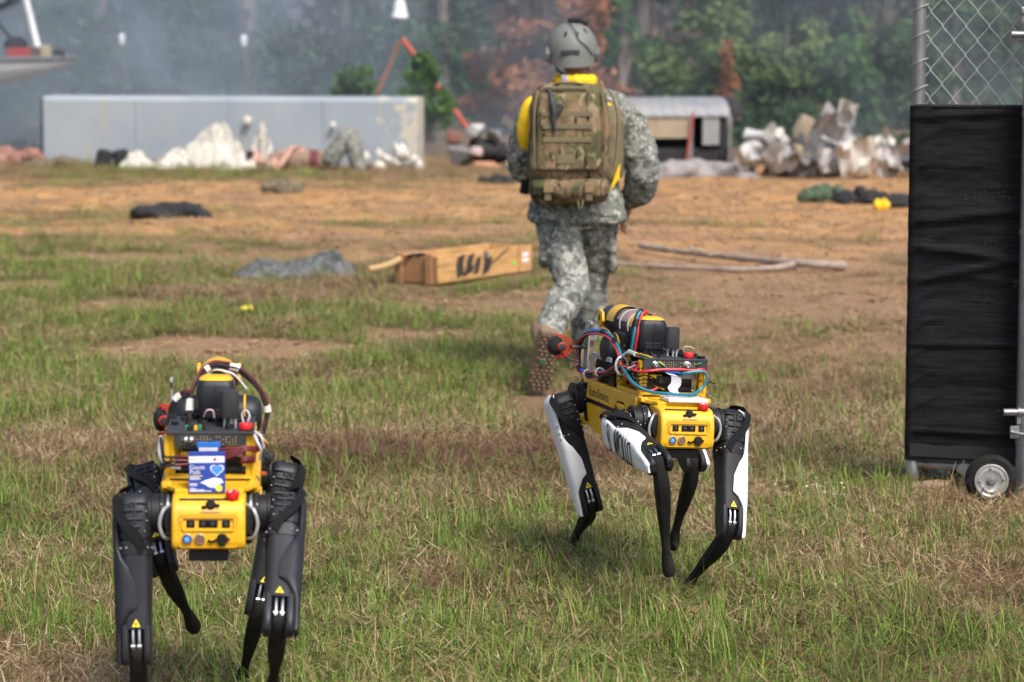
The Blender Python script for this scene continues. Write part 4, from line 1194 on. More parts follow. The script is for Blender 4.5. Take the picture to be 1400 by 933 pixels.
for s in (-1, 1): mb.ell((s * .031, .122, 1.637), (.012, .010, .009), u=10, w=8)
mb.build('eyes', mat('eye_white', (.7, .68, .65), .3), person)
# --- hair below the helmet
mb = MB(); mb.ell((0, .022, 1.61), (.081, .094, .085), u=20, w=14); mb.build('hair', HAIR, person)
# --- trousers
mb = MB()
trunk(mb, [(.74, 0, -.0, .175, .13), (.80, 0, 0, .178, .135), (.9, 0, 0, .17, .125), (.97, 0, 0, .15, .11)])
limb(mb, [(*hipL, .115), (-.072, -.08, .70, .106), (-.035, -.18, .55, .092), (knL[0], knL[1], knL[2], .082), (-.055, -.40, .415, .090), (-.10, -.54, .345, .080), (anL[0], anL[1] + .03, anL[2] + .02, .066), (anL[0] - .012, anL[1] - .03, anL[2] - .015, .064)], 5, 20)
limb(mb, [(*hipR, .115), (.102, .06, .70, .108), (.107, .12, .55, .09), (*knR, .08), (.09, .16, .36, .085), (.07, .19, .25, .082), (anR[0], anR[1] - .01, .15, .068)], 5, 20)
mb.box((.185, .06, .60), (.05, .14, .18), .02, (.15, 0, 0)); mb.box((-.15, -.09, .64), (.05, .14, .18), .02, (-.3, .12, 0))
freeze(mb, 'trousers', .011, person, ACU, 4, (('CLOUDS', .085, .034), ('CLOUDS', .035, .012)))
# --- jacket
mb = MB()
trunk(mb, [(.765, .01, .0, .245, .160), (.78, .01, 0, .25, .165), (.86, .01, 0, .238, .155), (.95, .005, 0, .212, .14), (1.06, 0, 0, .205, .14), (1.2, 0, 0, .215, .145), (1.28, 0, 0, .215, .14), (1.35, 0, 0, .18, .115), (1.40, 0, .01, .11, .09), (1.455, 0, .015, .075, .07)])
limb(mb, [(-.10, 0, 1.33, .08), (*shL, .088), (-.232, .0, 1.21, .088), (*elL, .083), (-.24, .12, 1.025, .078), (wrL[0] - .02, wrL[1] - .03, wrL[2], .056)], 5, 20)
limb(mb, [(.11, 0, 1.34, .08), (*shR, .090), (.285, -.015, 1.21, .090), (*elR, .086), (.320, .06, .92, .078), (wrR[0], wrR[1] - .02, wrR[2] + .03, .054)], 5, 20)
mb.box((-.29, .0, 1.21), (.03, .11, .13), .012, (0, .3, 0)); mb.box((.33, -.01, 1.21), (.03, .11, .13), .012, (0, -.25, 0))
freeze(mb, 'jacket', .011, person, ACU, 4, (('CLOUDS', .09, .036), ('CLOUDS', .035, .014)))
# --- boots
def boot(name, M, sole_down=True):
    mb = MB(); mb.X = lambda v: M @ v
    foot = [(-.125, .030, .03), (-.12, .036, .04), (-.06, .04, .05), (.02, .042, .05), (.09, .05, .036), (.14, .046, .028), (.165, .03, .02), (.17, .015, .012)]
    mb.loft([[Vector((hw * spow(math.cos(a), .8), y, .03 + hh + hh * spow(math.sin(a), .8))) for a in [2 * PI * j / 18 for j in range(18)]] for y, hw, hh in foot])
    limb(mb, [(0, -.065, .07, .056), (0, -.062, .12, .058), (0, -.055, .18, .060), (0, -.05, .22, .062)], 3, 18)
    bt = freeze(mb, name, .008, person, BOOT, 3, (('CLOUDS', .05, .010),))
    mb = MB(); mb.X = lambda v: M @ v
    ol = [(-.13, .018), (-.125, .032), (-.08, .041), (-.02, .036), (.04, .043), (.1, .053), (.14, .048), (.168, .030), (.176, .0)]
    poly = [(w, y) for y, w in ol] + [(-w, y) for y, w in ol[::-1][1:]]
    mb.prism(poly, .008, .038, 'z', .004)
    sl = mb.build('sole', SOLE, bt)
    mb = MB(); mb.X = lambda v: M @ v
    for iy in range(15):
        y = -.115 + iy * .0195
        hw = float(np.interp(y, [o[0] for o in ol], [o[1] for o in ol])) - .004
        nx_ = max(2, int(hw * 2 / .02))
        for ix in range(nx_):
            x = -hw + (ix + .5) * 2 * hw / nx_ + (.004 if iy % 2 else -.004)
            mb.box((x, y, .004), (.014, .013, .012), .003, (0, 0, PI / 4), seg=1)
    mb.build('tread', SOLE, bt, kind='stuff')
    mb = MB(); mb.X = lambda v: M @ v
    mb.box((.012, -.092, .0), (.016, .03, .011), .003); mb.box((-.010, .015, -.001), (.03, .035, .011), .006)
    mb.m = [0] * 0 + [0 if i < len(mb.f) // 2 else 1 for i in range(len(mb.f))]
    mb.build('sole_inlay', [mat('orange_inlay', (.5, .20, .03), .6), mat('green_inlay', (.06, .11, .07), .6)], bt)
# planted right foot flat on the ground, left foot up on its toe with the sole to the camera
boot('boot', Matrix.Translation((anR[0], anR[1] + .06, 0)) @ Matrix.Rotation(R(-8), 4, 'Z'))
Mt = Matrix.Translation((-.160, -.775, .150)) @ Matrix.Rotation(R(8), 4, 'Y') @ Matrix.Rotation(R(6), 4, 'Z') @ Matrix.Rotation(R(-72), 4, 'X') @ Matrix.Translation((0, -.02, 0)) @ Matrix.Diagonal((1.14, 1.04, 1, 1))
boot('boot', Mt)
# --- yellow safety vest over the jacket
mb = MB()
trunk(mb, [(1.02, 0, -.004, .218, .153), (1.1, 0, -.004, .222, .157), (1.2, 0, -.004, .230, .162), (1.28, 0, -.004, .232, .160), (1.35, 0, -.004, .205, .140), (1.40, 0, .004, .14, .112), (1.45, 0, .012, .10, .095), (1.475, 0, .016, .088, .088)])
mb.ell((-.232, -.115, 1.26), (.058, .065, .14), rot=(0, R(8), 0))
for k in range(12):
    a = 2 * PI * k / 12; mb.ell((.0 + .075 * math.cos(a), .012 + .085 * math.sin(a), 1.47), (.04, .04, .035), u=10, w=8)
freeze(mb, 'safety_vest', .011, person, HIVIS, 3, (('CLOUDS', .09, .022),))
mb = MB(); mb.box((-.222, -.172, 1.235), (.05, .012, .075), .004, (0, 0, -.3)); mb.build('white_patch', WHT, person)
# --- armour carrier visible past the pack
mb = MB()
trunk(mb, [(.99, .015, -.006, .222, .158), (1.02, .015, -.006, .228, .164), (1.27, .035, -.006, .216, .168), (1.35, .035, -.006, .19, .15)], e=.6)
freeze(mb, 'armour_carrier', .011, person, OLIVE, 2, (('CLOUDS', .06, .012),))
for s in (-1, 1):
    mb = MB()
    mb.tube(curve([(s * .13, -.20, 1.32), (s * .135, -.16, 1.40), (s * .125, -.06, 1.432), (s * .13, .06, 1.42), (s * .14, .15, 1.30)], 5), .034, 12, flat=(.35, 1))
    mb.build('shoulder_strap', OLIVE if s < 0 else TANW, person)
mb = MB(); mb.box((-.245, .03, .955), (.05, .06, .10), .01, (.2, .2, 0)); mb.build('belt_pouch', BLK, person)
# --- helmet
HC = Vector((-.016, .025, 1.622))
mb = MB()
rows = []
for iv in range(15):
    ph = R(-32 + 122 * iv / 14)
    row = []
    for j in range(40):
        a = 2 * PI * j / 40
        f = math.cos(ph); z = math.sin(ph)
        rim = 0
        lo = -.058 - .030 * max(0, -math.sin(a)) + .055 * max(0, math.sin(a)) ** 1.5        # lower at the nape, cut up over the brow
        zz = z * .139 if z > 0 else lo * (-z / math.sin(R(32)))
        ff = f if z > 0 else 1 - .04 * (-z)
        row.append(Vector((.127 * ff * math.cos(a), .146 * ff * math.sin(a), zz)) + HC)
    rows.append(row)
mb.loft(rows, 0, True)
helmet = mb.build('helmet', HELM, person, 60)
mb = MB()
for s in (-1, 1):                                                   # side rails
    mb.prism([(-.075, -.055), (-.085, -.02), (-.05, .012), (.04, .02), (.09, -.0), (.09, -.025), (.03, -.02), (-.02, -.03), (-.04, -.06)], s * .112, s * .134, 'y', .004)
for i in range(len(mb.v)):
    x, y, z = mb.v[i]; mb.v[i] = (y + HC.x, x + HC.y, z + HC.z)
sr = mb.build('side_rails', HELMD, helmet)
mb = MB(); mb.box((HC.x - .012, HC.y - .1415, HC.z - .012), (.092, .012, .024), .003, (R(-6), 0, 0)); mb.build('hook_and_loop_patch', INK, helmet)
mb = MB()
for (ax, az) in ((-.035, .075), (.022, .076), (.062, .092)):
    d_ = Vector((ax, -math.sqrt(max(0, 1 - (ax / .12) ** 2 - (az / .142) ** 2)) * .143, az)); n_ = Vector((d_.x / .0144, d_.y / .0204, d_.z / .0202)).normalized()
    mb.ell(HC + d_, (.0095, .0035, .018), rot=n_.to_track_quat('-Y', 'Z').to_matrix(), u=12, w=8)
mb.build('vent_holes', INK, helmet, kind='stuff')
mb = MB(); mb.box((HC.x + .008, HC.y - .03, HC.z + .146), (.062, .05, .024), .006); mb.box((HC.x + .06, HC.y - .01, HC.z + .135), (.04, .05, .026), .008, (0, .35, 0)); mb.build('top_mount', BLK, helmet)
mb = MB(); mb.tube(curve([HC + Vector((-.02, -.06, .14)), HC + Vector((.005, -.115, .105)), HC + Vector((.03, -.14, .05)), HC + Vector((.075, -.125, .01)), HC + Vector((.10, -.10, -.03))], 6), .0025, 6); mb.build('helmet_cord', INK, helmet)
mb = MB()
for s in (-1, 1):
    mb = MB(); mb.tube([HC + Vector((s * .088, -.02, -.06)), HC + Vector((s * .075, .03, -.10)), HC + Vector((s * .04, .08, -.125))], .007, 8, flat=(1, .4)); mb.build('chin_strap', OLIVE, helmet)
mb = MB(); mb.ell(HC + Vector((.0, -.118, -.078)), (.04, .02, .022)); mb.build('nape_pad', OLIVE, helmet)
mb = MB(); mb.box((-.055, -.085, 1.475), (.03, .022, .045), .005, (.2, 0, -.3)); mb.build('clear_pouch', mat('clear_plastic', (.5, .52, .6), .2), person)

# --- backpack: hangs on the person, a thing of its own
bag = empty('backpack', (SX - .036, SY - .275, 1.202), 0, 'camouflage backpack with webbing rows on the walking soldier', 'backpack')
mb = MB()
def slab(zs):
    return [[Vector((cx + hw * spow(math.cos(a), .42), cy + hd * spow(math.sin(a), .5), z)) for a in [2 * PI * j / 40 for j in range(40)]] for z, cx, cy, hw, hd in zs]
mb.loft(slab([(-.245, 0, .02, .145, .06), (-.235, 0, .01, .178, .09), (-.16, 0, 0, .196, .108), (.0, 0, 0, .196, .108), (.14, 0, .01, .19, .10), (.215, 0, .02, .178, .085), (.25, 0, .03, .140, .062), (.258, 0, .035, .10, .04)]))
freeze(mb, 'main_pouch', .009, bag, MCAM, 2, (('CLOUDS', .10, .020), ('CLOUDS', .03, .006)))
mb = MB()
mb.loft(slab([(-.335, 0, .03, .10, .05), (-.325, 0, .02, .165, .08), (-.28, 0, 0, .195, .115), (-.235, 0, -.005, .195, .118), (-.205, 0, 0, .19, .10), (-.198, 0, .02, .16, .07)]))
freeze(mb, 'lower_pouch', .009, bag, MCAM, 2, (('CLOUDS', .07, .022),))
mb = MB()
mb.loft(slab([(-.165, -.005, -.085, .145, .02), (-.155, -.005, -.095, .158, .03), (.12, -.005, -.085, .155, .03), (.20, -.005, -.07, .14, .026), (.215, -.005, -.062, .12, .02)]))
freeze(mb, 'front_panel', .008, bag, MCAM, 2, (('CLOUDS', .08, .012),))
for (z, w_) in ((.115, .125), (.055, .122), (-.01, .12)):
    mb = MB(); mb.box((-.012, -.122 + (.006 if z > .1 else 0), z), (w_ * 2 * .98, .006, .026), .002); mb.build('webbing_row', OLIVE, bag)
mb = MB(); mb.box((-.02, -.124, -.105), (.085, .01, .045), .004); mb.build('name_patch', OLIVE, bag)
for x in (-.105, .095):
    mb = MB(); mb.box((x, -.119, -.255), (.032, .012, .10), .003, (.12, 0, 0)); st = mb.build('compression_strap', OLIVE, bag)
    mb = MB(); mb.box((x, -.128, -.24), (.044, .014, .05), .004, (.12, 0, 0)); mb.build('buckle', TANW, st)
mb = MB(); mb.tube(curve([(-.155, -.06, .225), (-.17, -.108, .12), (-.172, -.118, -.05), (-.165, -.115, -.15)], 6), .005, 6); mb.build('zip', OLIVE, bag)
mb = MB(); mb.tube(curve([(.155, -.06, .225), (.17, -.108, .12), (.172, -.118, -.05), (.165, -.115, -.15)], 6), .005, 6); mb.build('zip', OLIVE, bag)
mb = MB(); mb.tube(curve([(-.07, -.02, .25), (-.04, -.055, .262), (.03, -.055, .262), (.07, -.02, .25)], 5), .012, 8, flat=(.5, 1)); mb.build('grab_handle', OLIVE, bag)
mb = MB()
mb.tube(curve([(-.10, -.08, .24), (-.09, -.11, .20), (-.085, -.128, .165)], 5), .008, 8)
mb.tube(curve([(-.085, -.13, .165), (-.075, -.134, .12), (-.078, -.134, .08), (-.07, -.132, .03)], 5), [.014] * 6 + [.012] * 5 + [.009] * 5, 10)
mb.tube(curve([(-.075, -.134, .145), (-.045, -.136, .16), (-.035, -.136, .145), (-.05, -.136, .125), (-.075, -.134, .12)], 5), .006, 8)
mb.build('clipped_hook', mat('slate_plastic', (.035, .038, .05), .5), bag)
mb = MB(); mb.box((-.02, -.06, .232), (.20, .02, .03), .008, (.5, 0, 0)); mb.build('top_flap', OLIVE, bag)
mb = MB(); mb.tube([(.04, -.125, -.30), (.045, -.13, -.335), (.05, -.13, -.345)], .004, 6); mb.tube([(.065, -.125, -.30), (.06, -.13, -.34)], .004, 6); mb.build('dangling_cord', OLIVE, bag)
mb = MB(); mb.prism([(.20, -.27), (.245, -.20), (.25, -.13), (.235, -.15), (.205, -.24)], -.03, .03, 'y', .004); mb.build('yellow_flap', HIVIS, bag)
mb = MB(); mb.tube(curve([(.20, -.05, .22), (.235, -.06, .10), (.225, -.05, -.1), (.2, -.05, -.2)], 5), .016, 8, flat=(.35, 1)); mb.build('side_strap', TANW, bag)
# ------------------------------------------------------------------ gate in the foreground
GALV = mat('galvanised_steel', (.25, .258, .262), .42, .75, .16, 22, .1, 90, dirt=(.22, .20, .17), dirt_amt=.5, dirt_scale=10)
WIRE = mat('fence_wire', (.42, .43, .435), .5, .3, .15, 40)
def screen_material():
    m = bpy.data.materials.new('woven_screen'); m.use_nodes = True
    nt, n, l, p = nodes_of(m)
    tc = n.new('ShaderNodeTexCoord')
    nz = n.new('ShaderNodeTexNoise'); nz.inputs['Scale'].default_value = 9; nz.inputs['Detail'].default_value = 6; l.new(tc.outputs['Object'], nz.inputs['Vector'])
    mp = n.new('ShaderNodeMapping'); mp.inputs['Scale'].default_value = (260, 260, 420); l.new(tc.outputs['Object'], mp.inputs[0])
    wv = n.new('ShaderNodeTexNoise'); wv.inputs['Scale'].default_value = 1; wv.inputs['Detail'].default_value = 2; l.new(mp.outputs[0], wv.inputs['Vector'])
    mp2 = n.new('ShaderNodeMapping'); mp2.inputs['Scale'].default_value = (6, 6, 330); l.new(tc.outputs['Object'], mp2.inputs[0])
    st = n.new('ShaderNodeTexNoise'); st.inputs['Scale'].default_value = 1; l.new(mp2.outputs[0], st.inputs['Vector'])
    r = n.new('ShaderNodeValToRGB'); r.color_ramp.elements[0].color = (.006, .006, .007, 1); r.color_ramp.elements[0].position = .35
    r.color_ramp.elements[1].color = (.020, .020, .022, 1); r.color_ramp.elements[1].position = .7
    l.new(st.outputs['Fac'], r.inputs[0]); l.new(r.outputs[0], p.inputs['Base Color'])
    p.inputs['Roughness'].default_value = .9; p.inputs['Specular IOR Level'].default_value = .12
    bp = n.new('ShaderNodeBump'); bp.inputs['Strength'].default_value = .5; bp.inputs['Distance'].default_value = .002
    l.new(wv.outputs['Fac'], bp.inputs['Height']); l.new(bp.outputs[0], p.inputs['Normal'])
    # open weave: pinholes, more of them where the cloth is worn
    ad = n.new('ShaderNodeMath'); ad.operation = 'MULTIPLY_ADD'; ad.inputs[1].default_value = .35; l.new(nz.outputs['Fac'], ad.inputs[0]); l.new(wv.outputs['Fac'], ad.inputs[2])
    th = n.new('ShaderNodeMapRange'); th.inputs[1].default_value = .885; th.inputs[2].default_value = .95; th.inputs[4].default_value = .6; l.new(ad.outputs[0], th.inputs[0])
    tr = n.new('ShaderNodeBsdfTransparent'); ms = n.new('ShaderNodeMixShader')
    l.new(th.outputs[0], ms.inputs[0]); l.new(p.outputs[0], ms.inputs[1]); l.new(tr.outputs[0], ms.inputs[2]); l.new(ms.outputs[0], n['Material Output'].inputs[0])
    return m
SCREEN = screen_material()
# the panel runs from its free edge to the hinge post a little nearer the camera
GA = Vector((1.512, 10.40, 0)); GB = Vector((1.892, 10.26, 0))
gd_ = (GB - GA).normalized(); gn = Vector((gd_.y, -gd_.x, 0)); GL = (GB - GA).length; rzg = math.atan2(gd_.y, gd_.x)
gate = empty('rolling_gate', GA, rzg, 'galvanised chain-link gate leaf with wheels, black screen cloth laced over its lower part', 'gate')
GT = 2.25
mb = MB(); mb.tube([(0, 0, .075), (0, 0, GT)], .0245, 18); mb.lathe((0, 0, .05), (0, 0, 1), [(0, .026), (.07, .027), (.075, .0245)], 18); mb.build('end_post', GALV, gate)
mb = MB(); mb.tube([(.0, 0, .103), (GL + .03, 0, .103)], .0165, 14); br = mb.build('bottom_rail', GALV, gate)
mb = MB(); mb.lathe((.045, 0, .103), (1, 0, 0), [(0, .021), (.02, .021), (.022, .018)], 16); mb.build('rail_collar', mat('rusty_collar', (.14, .075, .04), .8, .3, .3, 60, .3), br)
mb = MB(); mb.tube([(0, 0, GT), (GL, 0, GT)], .0165, 14); mb.build('top_rail', GALV, gate)
# chain link: wires bent in a zigzag, each hooked through its neighbours
pw, ph = .0865, .107
mb = MB()
w_ = pw / 2
for i in range(int(GL / w_) + 1):
    pts = []
    for k in range(60):
        z = .14 + k * ph / 2
        if z > GT: break
        x = i * w_ + (w_ if (k + i) % 2 else 0) * 1.0 + (.0022 if (k + i) % 2 else -.0022)
        pts.append((min(max(x, 0), GL), .003 if (k + i) % 2 else -.003, z))
    mb.tube(pts, .0022, 6)
mb.build('chain_link_mesh', WIRE, gate, kind='stuff')
for i in range(22):                              # ties round the end post
    z = .22 + i * ph * .93
    mb = MB(); mb.tube([(.012 + .030 * math.cos(a) - .008, .030 * math.sin(a), z + .014 * math.cos(a)) for a in np.linspace(0, 2 * PI, 18)], .0019, 6); mb.build('wire_tie', WIRE, gate)
# screen cloth, wrapped round the post and gathered at each tie
NXS, NZS = 60, 150
pts = np.zeros((NZS, NXS, 3)); us = np.linspace(0, 1, NXS); zs = np.linspace(.118, 1.452, NZS)
for iz, z in enumerate(zs):
    for ix, u in enumerate(us):
        wrap = .09
        if u < wrap:
            a = PI * (1 - u / wrap) * .95 + PI * .5
            x, y = .030 * math.cos(a - PI) * -1 * -1, 0
            a2 = R(-90) - R(150) * (1 - u / wrap)
            x, y = .031 * math.cos(a2), .031 * math.sin(a2)
        else:
            x = (u - wrap) / (1 - wrap) * (GL - .005); y = -.031
        pts[iz, ix] = (x, y, z)
g1 = fbm(pts[..., 0] * 1.5 + 3, pts[..., 2] * 9, 1.3, 4, 2.); g2 = fbm(pts[..., 0] * 9, pts[..., 2] * 22, 1.1, 3, 31.)
fold = np.zeros((NZS, NXS))
for i in range(22):                              # diagonal gathers running off the ties
    z0 = .22 + i * ph * .93
    fold += .013 * np.exp(-((pts[..., 2] - z0 - pts[..., 0] * .55) / .012) ** 2) * np.exp(-np.clip(pts[..., 0], 0, 9) / .06)
for z0, sl, w_ in ((1.02, .12, .02), (.93, -.10, .016), (.56, .04, .012), (1.41, .06, .012), (.235, 0, .006), (.80, .22, .018)):
    fold += .015 * np.exp(-((pts[..., 2] - z0 - pts[..., 0] * sl) / w_) ** 2)
dy = -((g1 - .5) * .03 + (g2 - .5) * .006 + fold)
pts[..., 1] += dy * np.clip((us[None, :] - .05) * 8, .3, 1)
pts[..., 2] += (g1 - .5) * .01 * (zs[:, None] > 1.43)
mb = MB()
mb.add(pts.reshape(-1, 3), [(a * NXS + b, a * NXS + b + 1, (a + 1) * NXS + b + 1, (a + 1) * NXS + b) for a in range(NZS - 1) for b in range(NXS - 1)])
cl = mb.build('screen_cloth', SCREEN, gate, 180)
mb = MB(); mb.tube([tuple(p) for p in pts[-1, 5:]], .006, 6); mb.build('cloth_hem', mat('hem_black', (.014, .014, .015), .9), gate)
mb = MB(); mb.add([(p[0], p[1] - .004, p[2]) for p in pts[2, 5:]] + [(p[0], p[1] - .004, p[2] + .05) for p in pts[2, 5:]], [(i, i + 1, NXS - 5 + i + 1, NXS - 5 + i) for i in range(NXS - 6)]); mb.build('cloth_bottom_band', mat('hem_black', (.014,) * 3), gate)
# wheels on the bottom rail
def wheel(pos, ang, name='wheel'):
    M = Matrix.Translation(pos) @ Matrix.Rotation(ang, 4, 'Z')
    mb = MB(); mb.X = lambda v: M @ v
    rr = .094
    mb.lathe((0, -.024, 0), (0, 1, 0), [(0, .060), (.002, .066), (.0, .080), (.006, .089), (.016, .0935), (.024, .0945), (.032, .0935), (.042, .089), (.048, .080), (.046, .066), (.048, .060)], 48)
    ty = mb.build(name, RUB, gate)
    mb = MB(); mb.X = lambda v: M @ v
    mb.lathe((0, -.029, 0), (0, 1, 0), [(.004, .002), (.004, .034), (.0, .040), (.001, .052), (-.003, .057), (-.002, .0615), (.006, .062), (.04, .062)], 40)
    mb.build('rim', mat('zinc_disc', (.42, .42, .40), .4, .6, .14, 30, .06, dirt=(.25, .22, .17), dirt_amt=.6), ty)
    mb = MB(); mb.X = lambda v: M @ v
    mb.lathe((0, -.028, 0), (0, -1, 0), [(0, .018), (.006, .018), (.007, .012), (.016, .012), (.016, .009), (.024, .008)], 12)
    mb.build('hub', GALV, ty)
    for k in range(4):
        a = k * PI / 2 + .1
        mb = MB(); mb.X = lambda v: M @ v
        mb.lathe((.044 * math.cos(a), -.027, .044 * math.sin(a)), (0, -1, 0), [(-.002, .006), (.004, .006), (.006, .004)], 8); mb.build('wheel_bolt', GALV, ty)
wheel(Vector((.337, -.216, .094)), -rzg + R(-4)); wheel(Vector((.083, .150, .094)), -rzg + R(-35))
mb = MB(); mb.tube([(.337, -.216, .094), (.335, -.05, .10), (.30, .0, .10)], .012, 10); mb.tube([(.083, .15, .094), (.10, .05, .10), (.16, .0, .103)], .012, 10); mb.box((.30, -.01, .10), (.05, .05, .05), .004); mb.box((.22, -.02, .085), (.09, .012, .05), .003, (0, .6, 0)); mb.tube([(.245, -.022, .06), (.245, -.022, .125)], .018, 10); mb.build('axle_bracket', GALV, gate)
mb = MB(); mb.tube(curve([(.32, -.25, .07), (.30, -.27, .03), (.28, -.28, -.0)], 4), .0025, 6); mb.build('wheel_peg', INK, gate)
# hinge post
hpost = empty('fence_post', (1.893, 10.16, 0), 0, 'thick galvanised fence post at the right edge, carrying the gate hinges', 'post')
mb = MB(); mb.tube([(0, 0, 0), (0, 0, 2.5)], .0365, 24); mb.lathe((0, 0, 2.5), (0, 0, 1), [(0, .039), (.02, .039), (.04, .03), (.05, .01)], 20); mb.build('post', GALV, hpost)
for z in (1.755 - .34, .985, .215):
    mb = MB(); mb.lathe((0, 0, z), (0, 0, 1), [(0, .0365), (.001, .0395), (.020, .0395), (.021, .0365)], 24); mb.build('post_band', GALV, hpost)
for z in (1.715, .335):
    mb = MB(); mb.tube([(-.085, -.02, z), (-.03, -.02, z)], .0135, 16); mb.tube([(-.087, -.02, z), (-.0855, -.02, z)], .0155, 16); mb.lathe((-.035, -.02, z - .0), (1, 0, 0), [(0, .018), (.03, .018)], 16); mb.box((-.03, -.012, z - .025), (.018, .03, .04), .003); mb.build('pipe_stub', GALV, hpost)
mb = MB(); mb.box((-.046, -.028, .262), (.035, .006, .046), .003); mb.tube([(-.058, -.036, .264), (-.02, -.048, .258), (.03, -.05, .257)], .0055, 8); mb.ell((-.058, -.036, .264), .008, u=10, w=8); mb.build('strap_hinge', GALV, hpost)
mb = MB(); mb.box((-.005, -.03, 1.80), (.11, .05, .03), .008); mb.box((-.03, -.03, 1.775), (.05, .03, .04), .004); mb.build('top_hinge', GALV, hpost)
mb = MB()
mb.prism([(-.085, -.03), (-.06, .035), (.05, .04), (.09, .01), (.07, -.03), (-.02, -.04)], 0, .042, 'z', .006)
wb = mb.build('wood_block', mat('weathered_wood', (.30, .21, .13), .85, 0, .2, 20, .3, 80), None, 38, 'small weathered wooden block in the grass beside the gate wheel', 'wood block')
wb.location = (1.565, 10.33, .0); wb.rotation_euler = (R(4), R(-3), R(10))
# ------------------------------------------------------------------ things lying about the field
PINE = mat('raw_pine', (.50, .285, .11), .75, 0, .32, 9, .2, 60, dirt=(.24, .12, .045), dirt_amt=.6, dirt_scale=5, stretch=(.5, 4, 6))
PINE_SHADE = mat('pine_shaded_end', (.27, .14, .06), .85, 0, .2, 14, .3, 60)  # darker copy of the pine: shade on the crate's left end put into the colour
SOOT = mat('black_paint_mark', (.035, .027, .022), .85, 0, .3, 40)
# long wooden crate, long side towards the camera, open on top
crate = empty('wooden_crate', (-.50, 18.62, 0), R(50), 'long open pine crate with black paint strokes lying on the dirt', 'crate')
CLn, CWd, CHt, th = 1.18, .34, .185, .018
# local: x along the crate, away to the right; y to its far side
def crate_board(name, c, s_, m_=PINE, rot=None, par=crate):
    mb = MB(); mb.box(c, s_, .003, rot, seg=1); return mb.build(name, m_, par)
crate.rotation_euler = (0, 0, R(62))
crate.rotation_euler = (0, 0, R(58))
fr = crate_board('side_board', (CLn / 2, 0, .052 + .008), (CLn, th, .098)); crate_board('side_board', (CLn / 2, .003, .152), (CLn - .004, th, .078))
crate_board('side_board', (CLn / 2, CWd, .060), (CLn, th, .098)); crate_board('side_board', (CLn / 2, CWd - .003, .152), (CLn - .004, th, .078))
crate_board('end_board', (.012, CWd / 2, CHt / 2 + .008), (.02, CWd - th - .004, CHt - .006), PINE_SHADE)
crate_board('end_board', (CLn - .012, CWd / 2, CHt / 2 + .008), (.02, CWd - th - .004, CHt - .006))
crate_board('bottom_board', (CLn / 2, CWd / 2, .012), (CLn - .05, CWd - th - .004, .018))
for y in (.06, CWd - .04): crate_board('end_batten', (-.014, y, CHt / 2 + .01), (.03, .05, CHt + .02), PINE_SHADE)
for x in (.02, CLn - .06): crate_board('skid', (x + .02, CWd / 2, -.004), (.05, CWd - .02, .014), PINE_SHADE)
crate_board('corner_batten', (CLn - .09, -.017, CHt / 2 + .012), (.16, .014, CHt - .002))
rp_ = mat('jute_rope', (.42, .28, .13), .9, 0, .2, 80, .4, 200)
mb = MB(); mb.tube(curve([(-.03, CWd - .05, CHt - .02), (-.12, CWd * .5 + .10, CHt * .82), (-.25, CWd * .5 + .10, CHt * .72), (-.40, CWd * .5 + .12, CHt * .66)], 5), .024, 10); mb.build('rope_handle', rp_, crate)
mb = MB(); mb.tube(curve([(-.02, CWd * .7, CHt), (.03, CWd * .5, CHt + .012), (.05, CWd * .3, CHt - .01)], 5), .012, 8); mb.ell((.03, CWd * .45, CHt + .012), (.04, .03, .016)); mb.build('rope_knot', RUB, crate)
mb = MB()
def stroke(p, w):
    n_ = len(p)
    mb.add([(x, -.0095 - .0012, z) for x, z in p] + [(x + w * 1.1, -.0095 - .0012, z + w * .25) for x, z in p], [(i, i + 1, n_ + i + 1, n_ + i) for i in range(n_ - 1)])
stroke([(.235, .172), (.215, .11), (.225, .03)], .08); stroke([(.37, .175), (.34, .11), (.315, .04)], .07); stroke([(.47, .15), (.45, .09), (.43, .035)], .06); stroke([(.40, .10), (.38, .07), (.37, .05)], .05)
stroke([(.28, .055), (.30, .045), (.31, .035)], .05); stroke([(.84, .18), (.72, .13), (.62, .09), (.53, .06), (.47, .045)], .07); stroke([(.57, .13), (.55, .06), (.53, .025)], .09)
mb.build('paint_mark', SOOT, fr, 0)
mb = MB(); mb.box((.585, -.014, .165), (.05, .012, .05), .003, (0, .2, 0)); mb.build('latch', GALV, crate)
mb = MB()
for z in (.135, .095): mb.add([(1.04, -.0255, z - .014), (1.12, -.0255, z - .014), (1.12, -.0255, z + .014), (1.04, -.0255, z + .014)], [(0, 1, 2, 3)])
mb.build('paper_label', WHT, crate, 0)
mb = MB(); mb.add([(.95 + .018 * math.cos(k * PI / 7), -.0115, .085 + .018 * math.sin(k * PI / 7)) for k in range(14)], [tuple(range(14))]); mb.build('green_sticker', mat('lime_sticker', (.16, .62, .05), .5), crate, 0)

